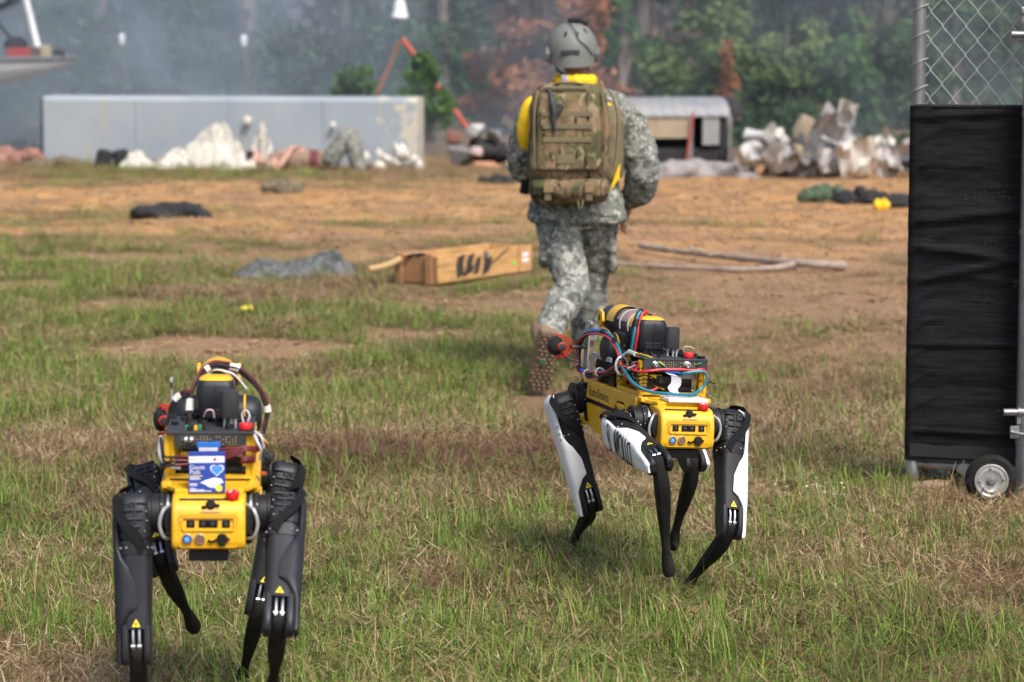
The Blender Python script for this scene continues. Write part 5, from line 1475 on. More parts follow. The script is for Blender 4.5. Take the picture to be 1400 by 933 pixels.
# forked dead branch
BARK = mat('bleached_bark', (.30, .235, .185), .85, 0, .25, 26, .4, 90, dirt=(.12, .08, .055), dirt_amt=.8, dirt_scale=9)
mb = MB()
def bough(pts, r0, r1, seed):
    P = curve(pts, 7); rnd = random.Random(seed)
    mb.tube(P, [(r0 + (r1 - r0) * i / (len(P) - 1)) * rnd.uniform(.78, 1.2) for i in range(len(P))], 10)
bough([(2.36, 19.62, .045), (2.12, 19.6, .06), (1.95, 19.75, .06), (1.70, 20.1, .055), (1.45, 20.5, .05), (1.2, 20.9, .05), (.97, 21.25, .06)], .032, .022, 1)
bough([(2.0, 19.68, .05), (1.85, 19.55, .035), (1.6, 19.5, .03), (1.3, 19.65, .026), (1.0, 19.85, .024), (.72, 20.0, .03)], .025, .013, 2)
bough([(1.42, 20.55, .06), (1.36, 20.5, .09), (1.30, 20.46, .10)], .014, .01, 3); bough([(1.55, 20.35, .06), (1.50, 20.2, .085), (1.42, 20.1, .08)], .012, .008, 4)
mb.build('fallen_branch', BARK, None, 60, 'long forked dead branch lying on bare dirt right of the soldier', 'branch')

# cloth heaps: crumpled sheets fused into one mass each
def heap(name, label, cat, loc, size, m_, seed, rz=0, lumps=7, group=None, wr=.5):
    rnd = random.Random(seed); mb = MB()
    for k in range(lumps):
        u = rnd.uniform(-.42, .42); v = rnd.uniform(-.35, .35)
        mb.ell((u * size[0], v * size[1], size[2] * rnd.uniform(.18, .38)), (size[0] * rnd.uniform(.2, .34), size[1] * rnd.uniform(.24, .4), size[2] * rnd.uniform(.32, .6)), rot=(rnd.uniform(-.4, .4), rnd.uniform(-.4, .4), rnd.uniform(0, 3)), u=14, w=8)
    vx = max(size) / 46
    o = freeze(mb, name, vx, None, m_, 2, (('CLOUDS', min(size) * .45, min(size) * .30 * wr * 2), ('CLOUDS', min(size) * .18, min(size) * .10)), label=label)
    o.location = loc; o.rotation_euler = (0, 0, rz); tag(o, label, cat, group); return o
GREYC = mat('grey_cloth', (.05, .054, .056), .9, 0, .3, 18, .3, 60, col2=(.16, .17, .172)); DKC = mat('dark_cloth', (.016, .0165, .018), .9, 0, .3, 14, .3, 50)
CAMC = mat('drab_cloth', (.10, .085, .045), .95, 0, .35, 22, .3, 60, col2=(.19, .15, .09)); GRNC = mat('green_cloth', (.055, .085, .05), .9, 0, .25, 12, .3, 50)
def cloth(name, label, cat, loc, rz, w_, d_, m_, seed, hump):
    NX, NY = 44, 30; u, v = np.meshgrid(np.linspace(-.5, .5, NX), np.linspace(-.5, .5, NY))
    f1 = fbm(u * 5 + seed, v * 5, 1., 4, seed); f2 = np.abs(fbm(u * 9 + v * 5, v * 9 + seed, 1., 3, seed + 7) - .5) * 2
    x = u * w_ + (f1 - .5) * .14; y = v * d_ * (.75 + .5 * fbm(u * 4, u * 0 + seed, 1., 2, 3.)) + (f2 - .4) * .07 + .10 * np.sin(u * 5 + seed) * d_
    edge = np.minimum(1, 6 * np.minimum(.5 - np.abs(u), .5 - np.abs(v)))
    z = .008 + (.02 + hump(u, v)) * edge + (.085 * f1 ** 2 + (.05 + .16 * float(hump(np.array(.08), np.array(0.)) > .25)) * (1 - f2) ** 3) * edge
    P = np.stack([x, y, z], -1).reshape(-1, 3); mb = MB()
    f_ = [(a * NX + b, a * NX + b + 1, (a + 1) * NX + b + 1, (a + 1) * NX + b) for a in range(NY - 1) for b in range(NX - 1)]
    mb.add(P, f_); mb.add(P - np.array([0, 0, .006]), f_)
    o = mb.build(name, m_, None, 60, label, cat); o.location = loc; o.rotation_euler = (0, 0, rz); return o
cloth('discarded_jacket', 'crumpled grey jacket with one end raised lying on the left grass', 'jacket', (-1.50, 19.25, .01), R(20), .80, .42, GREYC, 3.3, lambda u, v: .085 * np.exp(-((u - .28) / .2) ** 2) * np.exp(-(v / .3) ** 2))
heap('ash_mound', 'low dark charred mound in the dry grass at left', 'mound', (-3.05, 25.0, -.01), (.75, .3, .17), DKC, 5, 0, 7)
heap('cloth_bundle', 'brown camouflage bundle on orange clay left of centre', 'bundle', (-2.35, 28.5, 0), (.42, .28, .19), CAMC, 9, .1, 6)
heap('yellow_wrapper', 'small yellow wrapper in the green grass left of centre', 'wrapper', (-1.60, 16.55, .05), (.085, .05, .035), mat('faded_yellow', (.62, .50, .06), .6), 2, 0, 4)
heap('duffel_bag', 'olive green duffel lying on clay near the black gate screen', 'bag', (3.06, 27.35, 0), (.42, .30, .20), GRNC, 31, .1, 7)
heap('black_bag', 'black slumped bag between the olive duffel and yellow strap', 'bag', (3.38, 27.0, 0), (.40, .28, .19), DKC, 32, -.1, 6)
heap('yellow_strap', 'bright yellow strap bundle on clay between two dark bags', 'strap', (3.50, 26.35, 0), (.22, .12, .10), mat('strap_yellow', (.75, .48, .01), .6), 33, .4, 5)
heap('dark_coat', 'dark coat heap with grey edge at the black gate screen', 'coat', (3.70, 26.55, 0), (.34, .26, .15), DKC, 34, .3, 6)
heap('rubber_mat', 'black flat rubber roll on clay left of the soldier', 'rubber roll', (-.18, 30.2, 0), (.34, .25, .12), DKC, 35, .1, 5)
heap('tan_rag', 'pale tan rag on orange clay right of the soldier', 'rag', (1.15, 27.6, 0), (.34, .2, .07), mat('tan_cloth', (.42, .28, .15), .9), 36, .2, 6)
# white flecks of torn plastic in the grass by the gate
mb = MB(); rnd = random.Random(8)
for k in range(22):
    x = rnd.gauss(1.13, .08); y = rnd.gauss(10.15, .13)
    if k > 15: x = rnd.gauss(1.45, .12); y = rnd.gauss(9.95, .08)
    if k > 19: x = rnd.gauss(-1.30, .04); y = rnd.gauss(9.55, .08)
    mb.ell((x, y, rnd.uniform(.03, .06)), (rnd.uniform(.002, .006), rnd.uniform(.002, .005), rnd.uniform(.002, .004)), u=6, w=4)
mb.build('plastic_flecks', WHT, None, 0, 'scattered white flecks caught in the grass near the gate', 'flecks', None, 'stuff')
# ------------------------------------------------------------------ the wrecked yard at the far side
CONC = mat('pale_concrete', (.42, .415, .405), .9, 0, .14, 8, .4, 40, dirt=(.24, .22, .19), dirt_amt=.7, dirt_scale=3)
CONCD = mat('sooty_concrete', (.17, .165, .16), .95, 0, .3, 7, .4, 40, dirt=(.05, .045, .04), dirt_amt=.8, dirt_scale=4)
TANB = mat('tan_board', (.31, .25, .17), .85, 0, .15, 8, .3, 30)
WBAG = mat('white_sack', (.54, .52, .46), .8, 0, .06, 8, .3, 30, dirt=(.42, .38, .30), dirt_amt=.6, dirt_scale=5)
CHAR = mat('charred', (.022, .021, .022), .9, 0, .4, 10, .4, 40)
# long painted panel wall
def wall_material():
    m = bpy.data.materials.new('faded_paint_panel'); m.use_nodes = True
    nt, n, l, p = nodes_of(m)
    tc = n.new('ShaderNodeTexCoord')
    a = n.new('ShaderNodeTexNoise'); a.inputs['Scale'].default_value = 1.3; a.inputs['Detail'].default_value = 6; l.new(tc.outputs['Object'], a.inputs[0])
    mp = n.new('ShaderNodeMapping'); mp.inputs['Scale'].default_value = (2.2, 1, .35); l.new(tc.outputs['Object'], mp.inputs[0])
    b = n.new('ShaderNodeTexNoise'); b.inputs['Scale'].default_value = 3; b.inputs['Detail'].default_value = 6; l.new(mp.outputs[0], b.inputs[0])
    r = n.new('ShaderNodeValToRGB'); e = r.color_ramp.elements
    e[0].position = .35; e[0].color = (.255, .295, .33, 1); e[1].position = .66; e[1].color = (.315, .35, .375, 1); l.new(a.outputs[0], r.inputs[0])
    k = n.new('ShaderNodeMapRange'); k.inputs[1].default_value = .58; k.inputs[2].default_value = .72; k.inputs[4].default_value = .6; l.new(b.outputs[0], k.inputs[0])
    mx = n.new('ShaderNodeMix'); mx.data_type = 'RGBA'; l.new(k.outputs[0], mx.inputs[0]); l.new(r.outputs[0], mx.inputs[6]); mx.inputs[7].default_value = (.36, .34, .25, 1)
    # paint flaked away towards the right end
    v = n.new('ShaderNodeTexNoise'); v.inputs['Scale'].default_value = 7; v.inputs['Detail'].default_value = 5; l.new(tc.outputs['Object'], v.inputs[0])
    sx = n.new('ShaderNodeSeparateXYZ'); l.new(tc.outputs['Object'], sx.inputs[0])
    g = n.new('ShaderNodeMapRange'); g.inputs[1].default_value = 1.45; g.inputs[2].default_value = 2.3; g.inputs[3].default_value = -.25; g.inputs[4].default_value = .12; l.new(sx.outputs[0], g.inputs[0])
    ad = n.new('ShaderNodeMath'); l.new(v.outputs[0], ad.inputs[0]); l.new(g.outputs[0], ad.inputs[1])
    s_ = n.new('ShaderNodeMapRange'); s_.inputs[1].default_value = .52; s_.inputs[2].default_value = .60; s_.inputs[4].default_value = .8; l.new(ad.outputs[0], s_.inputs[0])
    m2 = n.new('ShaderNodeMix'); m2.data_type = 'RGBA'; l.new(s_.outputs[0], m2.inputs[0]); l.new(mx.outputs[2], m2.inputs[6]); m2.inputs[7].default_value = (.52, .47, .34, 1)
    l.new(m2.outputs[2], p.inputs['Base Color']); p.inputs['Roughness'].default_value = .55
    return m
WALLM = wall_material()
wall = empty('barrier_wall', (-3.40, 34.0, 0), R(-9), 'long pale blue-grey panel wall with flaking right end across the background', 'wall')
for k in range(4):
    mb = MB(); w_ = 4.66 / 4; x = -2.33 + w_ * (k + .5)
    mb.prism([(-.22, -.05), (-.22, .80), (-.205, .835), (-.17, .853), (.18, .855), (.22, .82), (.22, -.05)], x - w_ / 2 + .002, x + w_ / 2 - .002, 'x', .006)
    mb.build('panel', WALLM, wall, 0)
mb = MB(); mb.box((-2.345, 0, .40), (.03, .42, .84), .004); mb.build('end_frame', CHAR, wall)

# sacks and pale lumps in front of the wall
def sack(label, loc, size, seed, hx=0., sh=.3):
    o = cloth('white_sack', label, 'sack', loc, 0, size[0], size[1], WBAG, seed, lambda u, v: size[2] * (np.exp(-((u - hx) / sh) ** 2) * .8 + .2 * np.exp(-((u + hx + .1) / .2) ** 2)) * np.exp(-(v / .36) ** 2))
    o['group'] = 'pale sacks heaped against the panel wall'
    return o
sack('big white sack with pointed top in front of the panel wall', (-3.55, 33.05, 0), (.95, .5, .42), 4.1, .08, .22)
sack('flat white sack left of the big pointed sack', (-3.92, 32.8, 0), (.55, .4, .20), 2.2, -.05, .3)
sack('low white sack right of the big pointed sack', (-3.22, 32.75, 0), (.50, .36, .14), 5.7, .1, .35)
sack('small crumpled white sack beside the charred cushions', (-4.42, 33.0, 0), (.46, .34, .16), 6.4, -.1, .3)
sack('slim white sack standing against the wall near the lying person head', (-2.99, 33.25, .0), (.30, .26, .36), 7.9, .0, .3)
sack('narrow white sack low beside the small crumpled sack', (-4.12, 33.1, 0), (.30, .26, .08), 8.8, .1, .4)
# foam lumps at the flaking end
rnd = random.Random(77)
foam = empty('foam_heap', (-1.42, 32.95, 0), 0, 'heap of pale foam lumps at the flaking right end of the wall', 'foam heap')
for k in range(13):
    mb = MB(); r_ = rnd.uniform(.05, .11); mb.ell((rnd.uniform(-.34, .30), rnd.uniform(-.12, .12), r_ * .7 + (k % 4) * .055), (r_, r_ * .8, r_ * .75), rot=(rnd.random(), rnd.random(), rnd.random()), u=12, w=8)
    for i in range(len(mb.v)):
        x, y, z = mb.v[i]; f_ = 1 + .14 * math.sin(x * 70 + k) * math.cos(z * 60); mb.v[i] = (x, y, z * f_)
    mb.build('foam_lump', WBAG, foam)
# white balls stuck on the wall
for j, (x, z, r_) in enumerate(((-3.19, .57, .055), (-2.15, .52, .04))):
    mb = MB(); mb.lathe((0, 0, 0), (0, -1, 0), [(-.02, r_ * .5), (0, r_ * .95), (.02, r_), (.04, r_ * .8), (.05, r_ * .3)], 14)
    o = mb.build('round_knob', WBAG, None, 38, ['white round knob on the wall above the slim sack', 'small cream round knob on the wall above the lying person'][j], 'knob'); o.location = (x, 33.72 - (x + 3.4) * .158, z)
# dark cushions
cu = empty('dark_cushions', (-4.72, 33.0, 0), .1, 'two charred cushions leaning together before the panel wall', 'cushions')
for x, ry_ in ((-.11, .22), (.10, -.12)):
    mb = MB(); mb.box((x, 0, .13), (.19, .2, .25), .05, (0, ry_, .1), seg=3); mb.build('cushion', DKC, cu)
heap('drab_net', 'drab camouflage netting heap left of the charred cushions', 'netting', (-5.45, 33.2, 0), (.62, .4, .16), CAMC, 51, 0, 8)
heap('red_bundle', 'pinkish red clothing bundle at the far left edge', 'clothing', (-5.95, 33.6, .05), (.55, .4, .24), mat('faded_red_cloth', (.26, .07, .06), .9, 0, .3, 8, .3, 30, col2=(.30, .20, .15)), 52, 0, 7)
heap('dark_rubble', 'low dark rubble lump at the far left edge beside red clothing', 'rubble', (-6.5, 33.6, 0), (.6, .4, .2), CONCD, 53, 0, 7)

# lying casualty, knees drawn up
lyer = empty('person', (-2.42, 32.75, 0), 0, 'person lying on the back with knees up before the panel wall', 'person')
mb = MB()
limb(mb, [(-.42, 0, .12, .10), (-.25, 0, .14, .13), (-.05, 0, .15, .135), (.15, 0, .13, .125), (.28, 0, .12, .12)], 4, 18)
limb(mb, [(-.46, 0, .12, .055), (-.56, 0, .13, .055)]); mb.ell((-.62, 0, .14), (.115, .085, .10), u=18, w=12); mb.ell((-.60, 0, .235), (.03, .018, .025)); mb.ell((-.62, -.085, .14), (.03, .012, .02)); mb.ell((-.55, 0, .215), (.03, .03, .02))
for s in (-1, 1):
    limb(mb, [(.28, s * .09, .12, .11), (.40, s * .10, .32, .105), (.50 + s * .02, s * .10, .45, .09), (.57 + s * .02, s * .11, .28, .085), (.62 + s * .02, s * .11, .07, .06), (.73, s * .12, .05, .05)])
limb(mb, [(-.36, -.17, .15, .058), (-.36, -.26, .06, .05), (-.28, -.28, .10, .045), (-.16, -.14, .28, .035)]); limb(mb, [(-.36, .17, .15, .058), (-.24, .24, .12, .05), (-.10, .05, .28, .036)])
for dx in range(4): limb(mb, [(-.15 + dx * .018, -.12, .285, .012), (-.12 + dx * .018, -.07, .31, .011), (-.09 + dx * .016, -.03, .295, .008)], 3, 8)
limb(mb, [(-.17, -.13, .29, .013), (-.17, -.10, .325, .011), (-.15, -.08, .335, .008)], 3, 8)
def lm(c):
    if c.x < -.47: return 0
    if c.x > .22: return 2
    if c.x > .05 and c.x < .16: return 3
    if c.y < -.2 or (c.z > .245 and c.x < -.02): return 0
    return 1
body2 = freeze(mb, 'body', .0135, lyer, [mat('pale_skin', (.40, .225, .165), .6), mat('brown_shirt', (.23, .16, .115), .9, 0, .2, 12, .3, 40), ACU, mat('dark_stain', (.12, .025, .03), .8)], 3, (('CLOUDS', .07, .02),), lm)
mb = MB(); mb.ell((-.655, 0, .145), (.10, .092, .108), u=16, w=10); mb.build('hair', HAIR, lyer)
for s in (-1, 1):
    mb = MB(); mb.box((.72, s * .12, .05), (.10, .08, .10), .03); mb.build('boot', mat('maroon_boot', (.10, .035, .03), .8), lyer)

# dark rubble between wall and soldier
def rock_mesh(mb, c, s_, seed, m_=0, rot=None):
    rnd = random.Random(seed); bm = bmesh.new()
    for k in range(14):
        v = Vector((rnd.uniform(-1, 1), rnd.uniform(-1, 1), rnd.uniform(-1, 1)))
        if v.length > 1.25: v *= .8
        bm.verts.new((v.x * s_[0] / 2, v.y * s_[1] / 2, v.z * s_[2] / 2))
    r = bmesh.ops.convex_hull(bm, input=bm.verts); bmesh.ops.delete(bm, geom=[g for g in r['geom_interior'] if isinstance(g, bmesh.types.BMVert)], context='VERTS')
    bmesh.ops.bevel(bm, geom=list(bm.edges), offset=min(s_) * .05, segments=1, affect='EDGES')
    M = Matrix.Translation(Vector(c)) @ Euler(rot or (0, 0, rnd.uniform(0, 3))).to_matrix().to_4x4(); bmesh.ops.transform(bm, matrix=M, verts=bm.verts)
    mb.add_bm(bm, m_)
pile = empty('rubble_pile', (-.42, 33.8, 0), 0, 'dark sooty rubble pile between the panel wall and the soldier', 'rubble')
for k, (c, s_, m_) in enumerate((((-.15, 0, .16), (.45, .4, .36), CONCD), ((.12, .1, .2), (.5, .4, .44), CHAR), ((-.02, 0, .44), (.34, .3, .2), CONC), ((.38, .05, .13), (.5, .3, .3), CHAR), ((-.32, 0, .36), (.25, .22, .3), mat('brick_red', (.20, .09, .07), .9)),
                                 ((.0, -.2, .2), (.22, .16, .16), mat('pink_rubble', (.38, .28, .26), .9)), ((.46, -.1, .07), (.62, .25, .13), CONC), ((.1, -.3, .05), (.5, .2, .1), mat('terracotta', (.40, .19, .11), .9)), ((.65, 0, .12), (.3, .3, .24), CHAR), ((.2, 0, .4), (.22, .2, .2), CONCD))):
    mb = MB(); rock_mesh(mb, c, s_, 300 + k); mb.build('chunk', m_, pile, 25)

# poles with a hung white lamp cover
ORNG = mat('orange_red_pole', (.52, .095, .05), .55, 0, .1, 12)
af = empty('pole_frame', (-1.2, 37.0, 0), 0, 'leaning orange-red poles with cords rising behind the panel wall', 'pole frame')
mb = MB(); mb.tube([(-.25, 0, 1.53), (.0, .02, 1.2), (.50, .05, .50), (.86, .08, -.02)], .034, 12); mb.build('pole', ORNG, af)
mb = MB(); mb.tube([(-.29, .1, 1.50), (-.45, .12, 1.10), (-.62, .14, .75), (-.95, .2, .0)], .026, 12); mb.build('pole', mat('rust_orange_pole', (.36, .12, .055), .6), af)
mb = MB(); 
for x in (-.36, -.18): mb.tube([(x, 0, 1.82), (x - .01, .02, 1.5), (x, .06, .0)], .008, 6)
mb.build('cord', mat('green_cord', (.06, .16, .11), .7), af, kind='stuff')
mb = MB(); mb.lathe((-.28, 0, 1.80), (0, 0, 1), [(0, .11), (.02, .115), (.05, .10), (.12, .085), (.2, .07), (.24, .05), (.25, .02)], 20); hc = mb.build('white_cover', WHT, af)
mb = MB(); mb.lathe((-.28, 0, 1.785), (0, 0, 1), [(0, .10), (.016, .112)], 20); mb.build('cover_rim', TANB, hc)
for j, (x, zt, lb) in enumerate(((-3.56, 1.60, 'white cup on a thin leaning stake above the middle of the wall'), (-5.18, 1.62, 'white cup on a thin stake above the left part of the wall'))):
    st = empty('marker_stake', (x, 37.2, 0), 0, lb, 'stake')
    mb = MB(); mb.tube([(.14, 0, 0), (.09, 0, .7), (.02, 0, 1.2), (0, 0, zt - .15)], .011, 8); mb.build('stake', mat('bamboo', (.22, .18, .11), .8), st)
    mb = MB(); mb.lathe((0, 0, zt - .17), (0, 0, 1), [(0, .030), (.02, .038), (.12, .042), (.14, .036), (.15, .02)], 14); mb.build('cup', WHT, st)

# burnt trailer with a curved tin roof
TIN = mat('tin_roof', (.21, .22, .23), .6, .1, .1, 6, .15, 30, dirt=(.30, .25, .2), dirt_amt=.5, dirt_scale=3)
tr = empty('burnt_trailer', (2.03, 32.9, 0), R(8), 'burnt out trailer with a pale curved tin roof behind the soldier', 'trailer')
TX0, TX1 = -.82, .56
sec = [(-.50, .68), (-.46, .76), (-.32, .84), (-.1, .875), (.1, .875), (.32, .84), (.46, .76), (.5, .68)]
mb = MB()
for k in range(9):                                # corrugated skin
    pass
cross = lambda x, o: [Vector((x, y * (1 + o), z + o * .3)) for y, z in sec]
xs = np.linspace(TX0 - .06, TX1 - .12, 40)
mb.loft([cross(x, .012 * math.sin(i * 1.6)) for i, x in enumerate(xs)], 0, False, False)
mb.loft([[v + Vector((0, 0, -.02)) for v in cross(x, .012 * math.sin(i * 1.6))] for i, x in enumerate(xs)], 0, False, False)
mb.build('roof', TIN, tr)
mb = MB()
arch = [(y * 1.0, z) for y, z in sec] + [(.42, .66), (.28, .76), (0, .80), (-.28, .76), (-.42, .66)]
mb.prism(arch, TX1 - .10, TX1 + .03, 'x', .004); mb.build('end_arch', CHAR, tr)
for x in (TX0, -.02, TX1 - .12):
    for y in (-.47, .47):
        mb = MB(); mb.box((x, y, .34), (.05, .05, .68), .006); mb.build('corner_post', CONCD if x > -.1 else CHAR, tr)
mb = MB(); mb.box((-.32, -.46, .545), (.62, .03, .27), .006); mb.build('side_board', TANB, tr)
mb = MB(); mb.box((-.70, -.455, .50), (.12, .03, .36), .005); mb.build('side_board', CHAR, tr)
mb = MB(); mb.box((.22, -.46, .50), (.20, .03, .34), .006); mb.build('side_board', mat('grey_board', (.24, .24, .23), .9), tr)
mb = MB(); mb.box((-.12, .0, .15), (1.3, .84, .28), .02); mb.box((-.12, .1, .45), (1.28, .06, .50), .01); mb.box((.36, -.2, .42), (.05, .5, .5), .01); mb.build('charred_bed', CHAR, tr)
mb = MB(); mb.tube([(-.02, -.62, .72), (-.12, -.66, .06)], .014, 10); mb.build('red_pole', mat('dull_red', (.34, .055, .045), .6), tr)
heap('ash_bank', 'pale ash bank in front of the burnt trailer', 'ash', (1.98, 31.9, -.02), (1.5, .5, .2), mat('pale_ash', (.25, .235, .23), .95, 0, .2, 8, .3, 30), 63, 0, 9)

# concrete and sheet rubble on the right
rp2 = empty('rubble_pile', (3.55, 31.9, 0), 0, 'tall heap of broken slabs and bent sheets beside the gate screen', 'rubble')
for k, (c, s_, m_, ro) in enumerate((((-.66, .2, .3), (.5, .4, .62), CONCD, None), ((-.78, .1, .44), (.4, .3, .2), CONC, (0, .3, .2)), ((-.52, .0, .38), (.25, .2, .4), CONC, (0, .5, .3)), ((-.45, .1, .16), (.5, .4, .34), CHAR, None), ((-.15, .15, .50), (.42, .3, .40), TANB, (0, .6, .1)),
                                     ((-.30, -.05, .26), (.34, .24, .30), TANB, (0, .9, .2)), ((.35, .1, .3), (.5, .3, .3), CONCD, None), ((.62, .0, .2), (.7, .4, .34), CHAR, None), ((.64, -.15, .20), (.48, .3, .36), CONC, (0, -.4, 0)), ((.95, .0, .18), (.46, .3, .4), CONCD, None), ((.4, -.1, .14), (.5, .3, .24), CHAR, None),
                                     ((1.25, .1, .2), (.5, .4, .36), CONC, None), ((-.62, -.1, .12), (.3, .3, .22), CHAR, None), ((.1, .1, .2), (.5, .5, .4), CONCD, None))):
    mb = MB(); rock_mesh(mb, c, s_, 400 + k, 0, ro); mb.build('chunk', m_, rp2, 25)
rnd = random.Random(5)
for k in range(46):
    x = rnd.uniform(-.95, 1.7); s0 = rnd.uniform(.10, .34); hh = max(.08, .5 - .28 * abs(x - .1))
    mb = MB(); rock_mesh(mb, (x, rnd.uniform(-.45, .3), rnd.uniform(.02, hh)), (s0, s0 * rnd.uniform(.6, 1), s0 * rnd.uniform(.4, 1)), 500 + k, 0, (rnd.random() * 2, rnd.random() * 2, rnd.random() * 3)); mb.build('chunk', rnd.choice([CONC, CONCD, CONCD, CHAR, CHAR, TANB]), rp2, 25)
def sheet(c, w_, h_, rot, m_, bend, seed):
    rnd = random.Random(seed); mb = MB(); N = 6; g = []
    for i in range(N + 1):
        for j in range(N + 1):
            u, v = i / N - .5, j / N - .5
            g.append(Vector((u * w_, bend * math.sin(v * 4 + seed) + .04 * math.sin(u * 9 + v * 5 + seed) + rnd.uniform(-.03, .03), v * h_ * (1 - .3 * u) + rnd.uniform(-.04, .04))))
    f_ = [(i * (N + 1) + j, i * (N + 1) + j + 1, (i + 1) * (N + 1) + j + 1, (i + 1) * (N + 1) + j) for i in range(N) for j in range(N)]
    M = Matrix.Translation(Vector(c)) @ Euler(rot).to_matrix().to_4x4()
    mb.X = lambda v: M @ v
    mb.add(g, f_); mb.add([v + Vector((0, .012, 0)) for v in g], f_)
    mb.build('bent_sheet', m_, rp2, 14)
sheet((-.05, -.25, .34), .30, .85, (.5, .55, -.2), CONC, .06, 1); sheet((.24, -.1, .62), .24, .46, (.2, .15, .2), WBAG, .04, 2); sheet((.06, -.05, .58), .30, .42, (.3, .5, 0), CONC, .05, 3); sheet((-.62, -.1, .40), .22, .40, (.4, .5, .2), WBAG, .04, 4)
sheet((.0, -.30, .16), .5, .34, (.9, .3, .1), CONC, .08, 5); sheet((.80, -.28, .2), .5, .36, (.7, -.5, -.1), CONC, .05, 6)
for k, (c, w_, h_, ro) in enumerate((((-.55, -.35, .2), .4, .4, (.8, .5, .3)), ((.35, -.42, .22), .45, .5, (.7, -.3, .1)), ((.15, -.2, .45), .4, .5, (.4, .9, .2)), ((-.3, -.4, .15), .4, .32, (1., .2, 0)), ((1.1, -.3, .2), .5, .45, (.6, .4, .2)), ((.62, -.15, .34), .4, .4, (.5, -.8, .1)), ((-.85, -.3, .22), .35, .4, (.6, -.5, 0)))): sheet(c, w_, h_, ro, [CONC, WBAG, CONC, CONCD][k % 4], .06, 11 + k)
for (a, b, r_) in (((-.05, -.35, .46), (.25, -.3, .30), .024), ((.18, -.2, .34), (.55, -.25, .36), .022), ((.48, -.1, .33), (.76, -.05, .47), .02), ((.3, -.35, .26), (.7, -.3, .22), .018)):
    mb = MB(); mb.tube([a, tuple((p + q_) / 2 + .01 for p, q_ in zip(a, b)), b], r_, 8); mb.build('broken_beam', CONC, rp2)

# boat bow at the far left, on a trailer that stands outside the picture
HULL = mat('boat_gelcoat', (.52, .53, .52), .4, 0, .06, 5, 0, dirt=(.32, .31, .28), dirt_amt=.5, dirt_scale=2)
boat = empty('boat', (-7.6, 36.2, 0), R(4), 'pale boat hull raised on a trailer at the top left edge', 'boat')
rows = []
for i in range(26):
    t = i / 25; x = -2.6 + 4.55 * t
    w_ = .85 * (1 - max(0, (t - .45) / .55) ** 2.2) + .01; zk = .80 + .42 * max(0, (t - .5) / .5) ** 2.0; zs_ = 1.24 + .03 * t
    rows.append([Vector((x, w_ * k_[0], zk + (zs_ - zk) * k_[1])) for k_ in ((-1, 1), (-.97, .72), (-.86, .42), (-.5, .14), (0, 0), (.5, .14), (.86, .42), (.97, .72), (1, 1))])
mb = MB(); mb.loft(rows, 0, False, False)
mb.add([r[0] for r in rows] + [r[-1] for r in rows], [(i, i + 1, 26 + i + 1, 26 + i) for i in range(25)]); mb.add(rows[0], [tuple(range(9))]); mb.build('boat_hull', HULL, boat)
mb = MB(); mb.tube([r[0] + Vector((0, -.015, .015)) for r in rows], .035, 8); mb.tube([r[-1] + Vector((0, .015, .015)) for r in rows], .035, 8); mb.build('rub_rail', mat('dark_rail', (.10, .105, .11), .7), boat)
for nm, c, s_, m_ in (('red_crate', (1.23, -.2, 1.35), (.30, .2, .14), mat('crate_red', (.28, .03, .035), .7)), ('brown_box', (1.58, -.2, 1.37), (.14, .16, .17), TANB), ('dark_box', (1.74, -.1, 1.34), (.14, .16, .12), DKC), ('brown_case', (1.42, -.1, 1.36), (.18, .16, .15), mat('brown_case', (.11, .07, .06), .8))):
    mb = MB(); mb.box(c, s_, .02); mb.build(nm, m_, boat)
mb = MB(); mb.ell((1.18, .0, 1.45), (.16, .14, .12)); mb.build('dark_bundle', DKC, boat)
mb = MB(); mb.tube([(1.50, -.1, 1.27), (1.42, -.1, 1.62), (1.30, -.1, 2.15)], .045, 10); mb.build('white_mast', WHT, boat)
mb = MB(); mb.tube([(1.20, -.05, 1.44), (.95, -.05, 1.75), (.6, -.05, 2.1)], .022, 8); mb.build('dark_stay', DKC, boat)
mb = MB(); mb.loft([[Vector((x, y, z)) for x, y, z in ((-2.2 + a, -.8, 2.35 + b), (-2.2 + a, .8, 2.35 + b))] for a, b in ((0, 0), (1.4, -.1), (2.6, -.32), (3.1, -.46), (3.35, -.36), (3.5, 0.0))], 0, False, False)
mb.loft([[Vector((x, y, z)) for x, y, z in ((-2.2 + a, -.8, 2.37 + b), (-2.2 + a, .8, 2.37 + b))] for a, b in ((0, 0), (1.4, -.1), (2.6, -.32), (3.1, -.46), (3.35, -.36), (3.5, 0.0))], 0, False, False); mb.build('dark_awning', mat('navy_awning', (.012, .018, .03), .8), boat)
for x in (-2.0, .2):
    mb = MB(); mb.box((x, 0, .42), (.12, 1.2, .10), .01); mb.build('cradle_beam', CHAR, boat)
    for s in (-1, 1):
        mb = MB(); mb.tube([(x, s * .5, .42), (x, s * .55, .95)], .035, 8); mb.tube([(x, s * .5, 0), (x, s * .5, .42)], .05, 10); mb.build('cradle_leg', CHAR, boat)

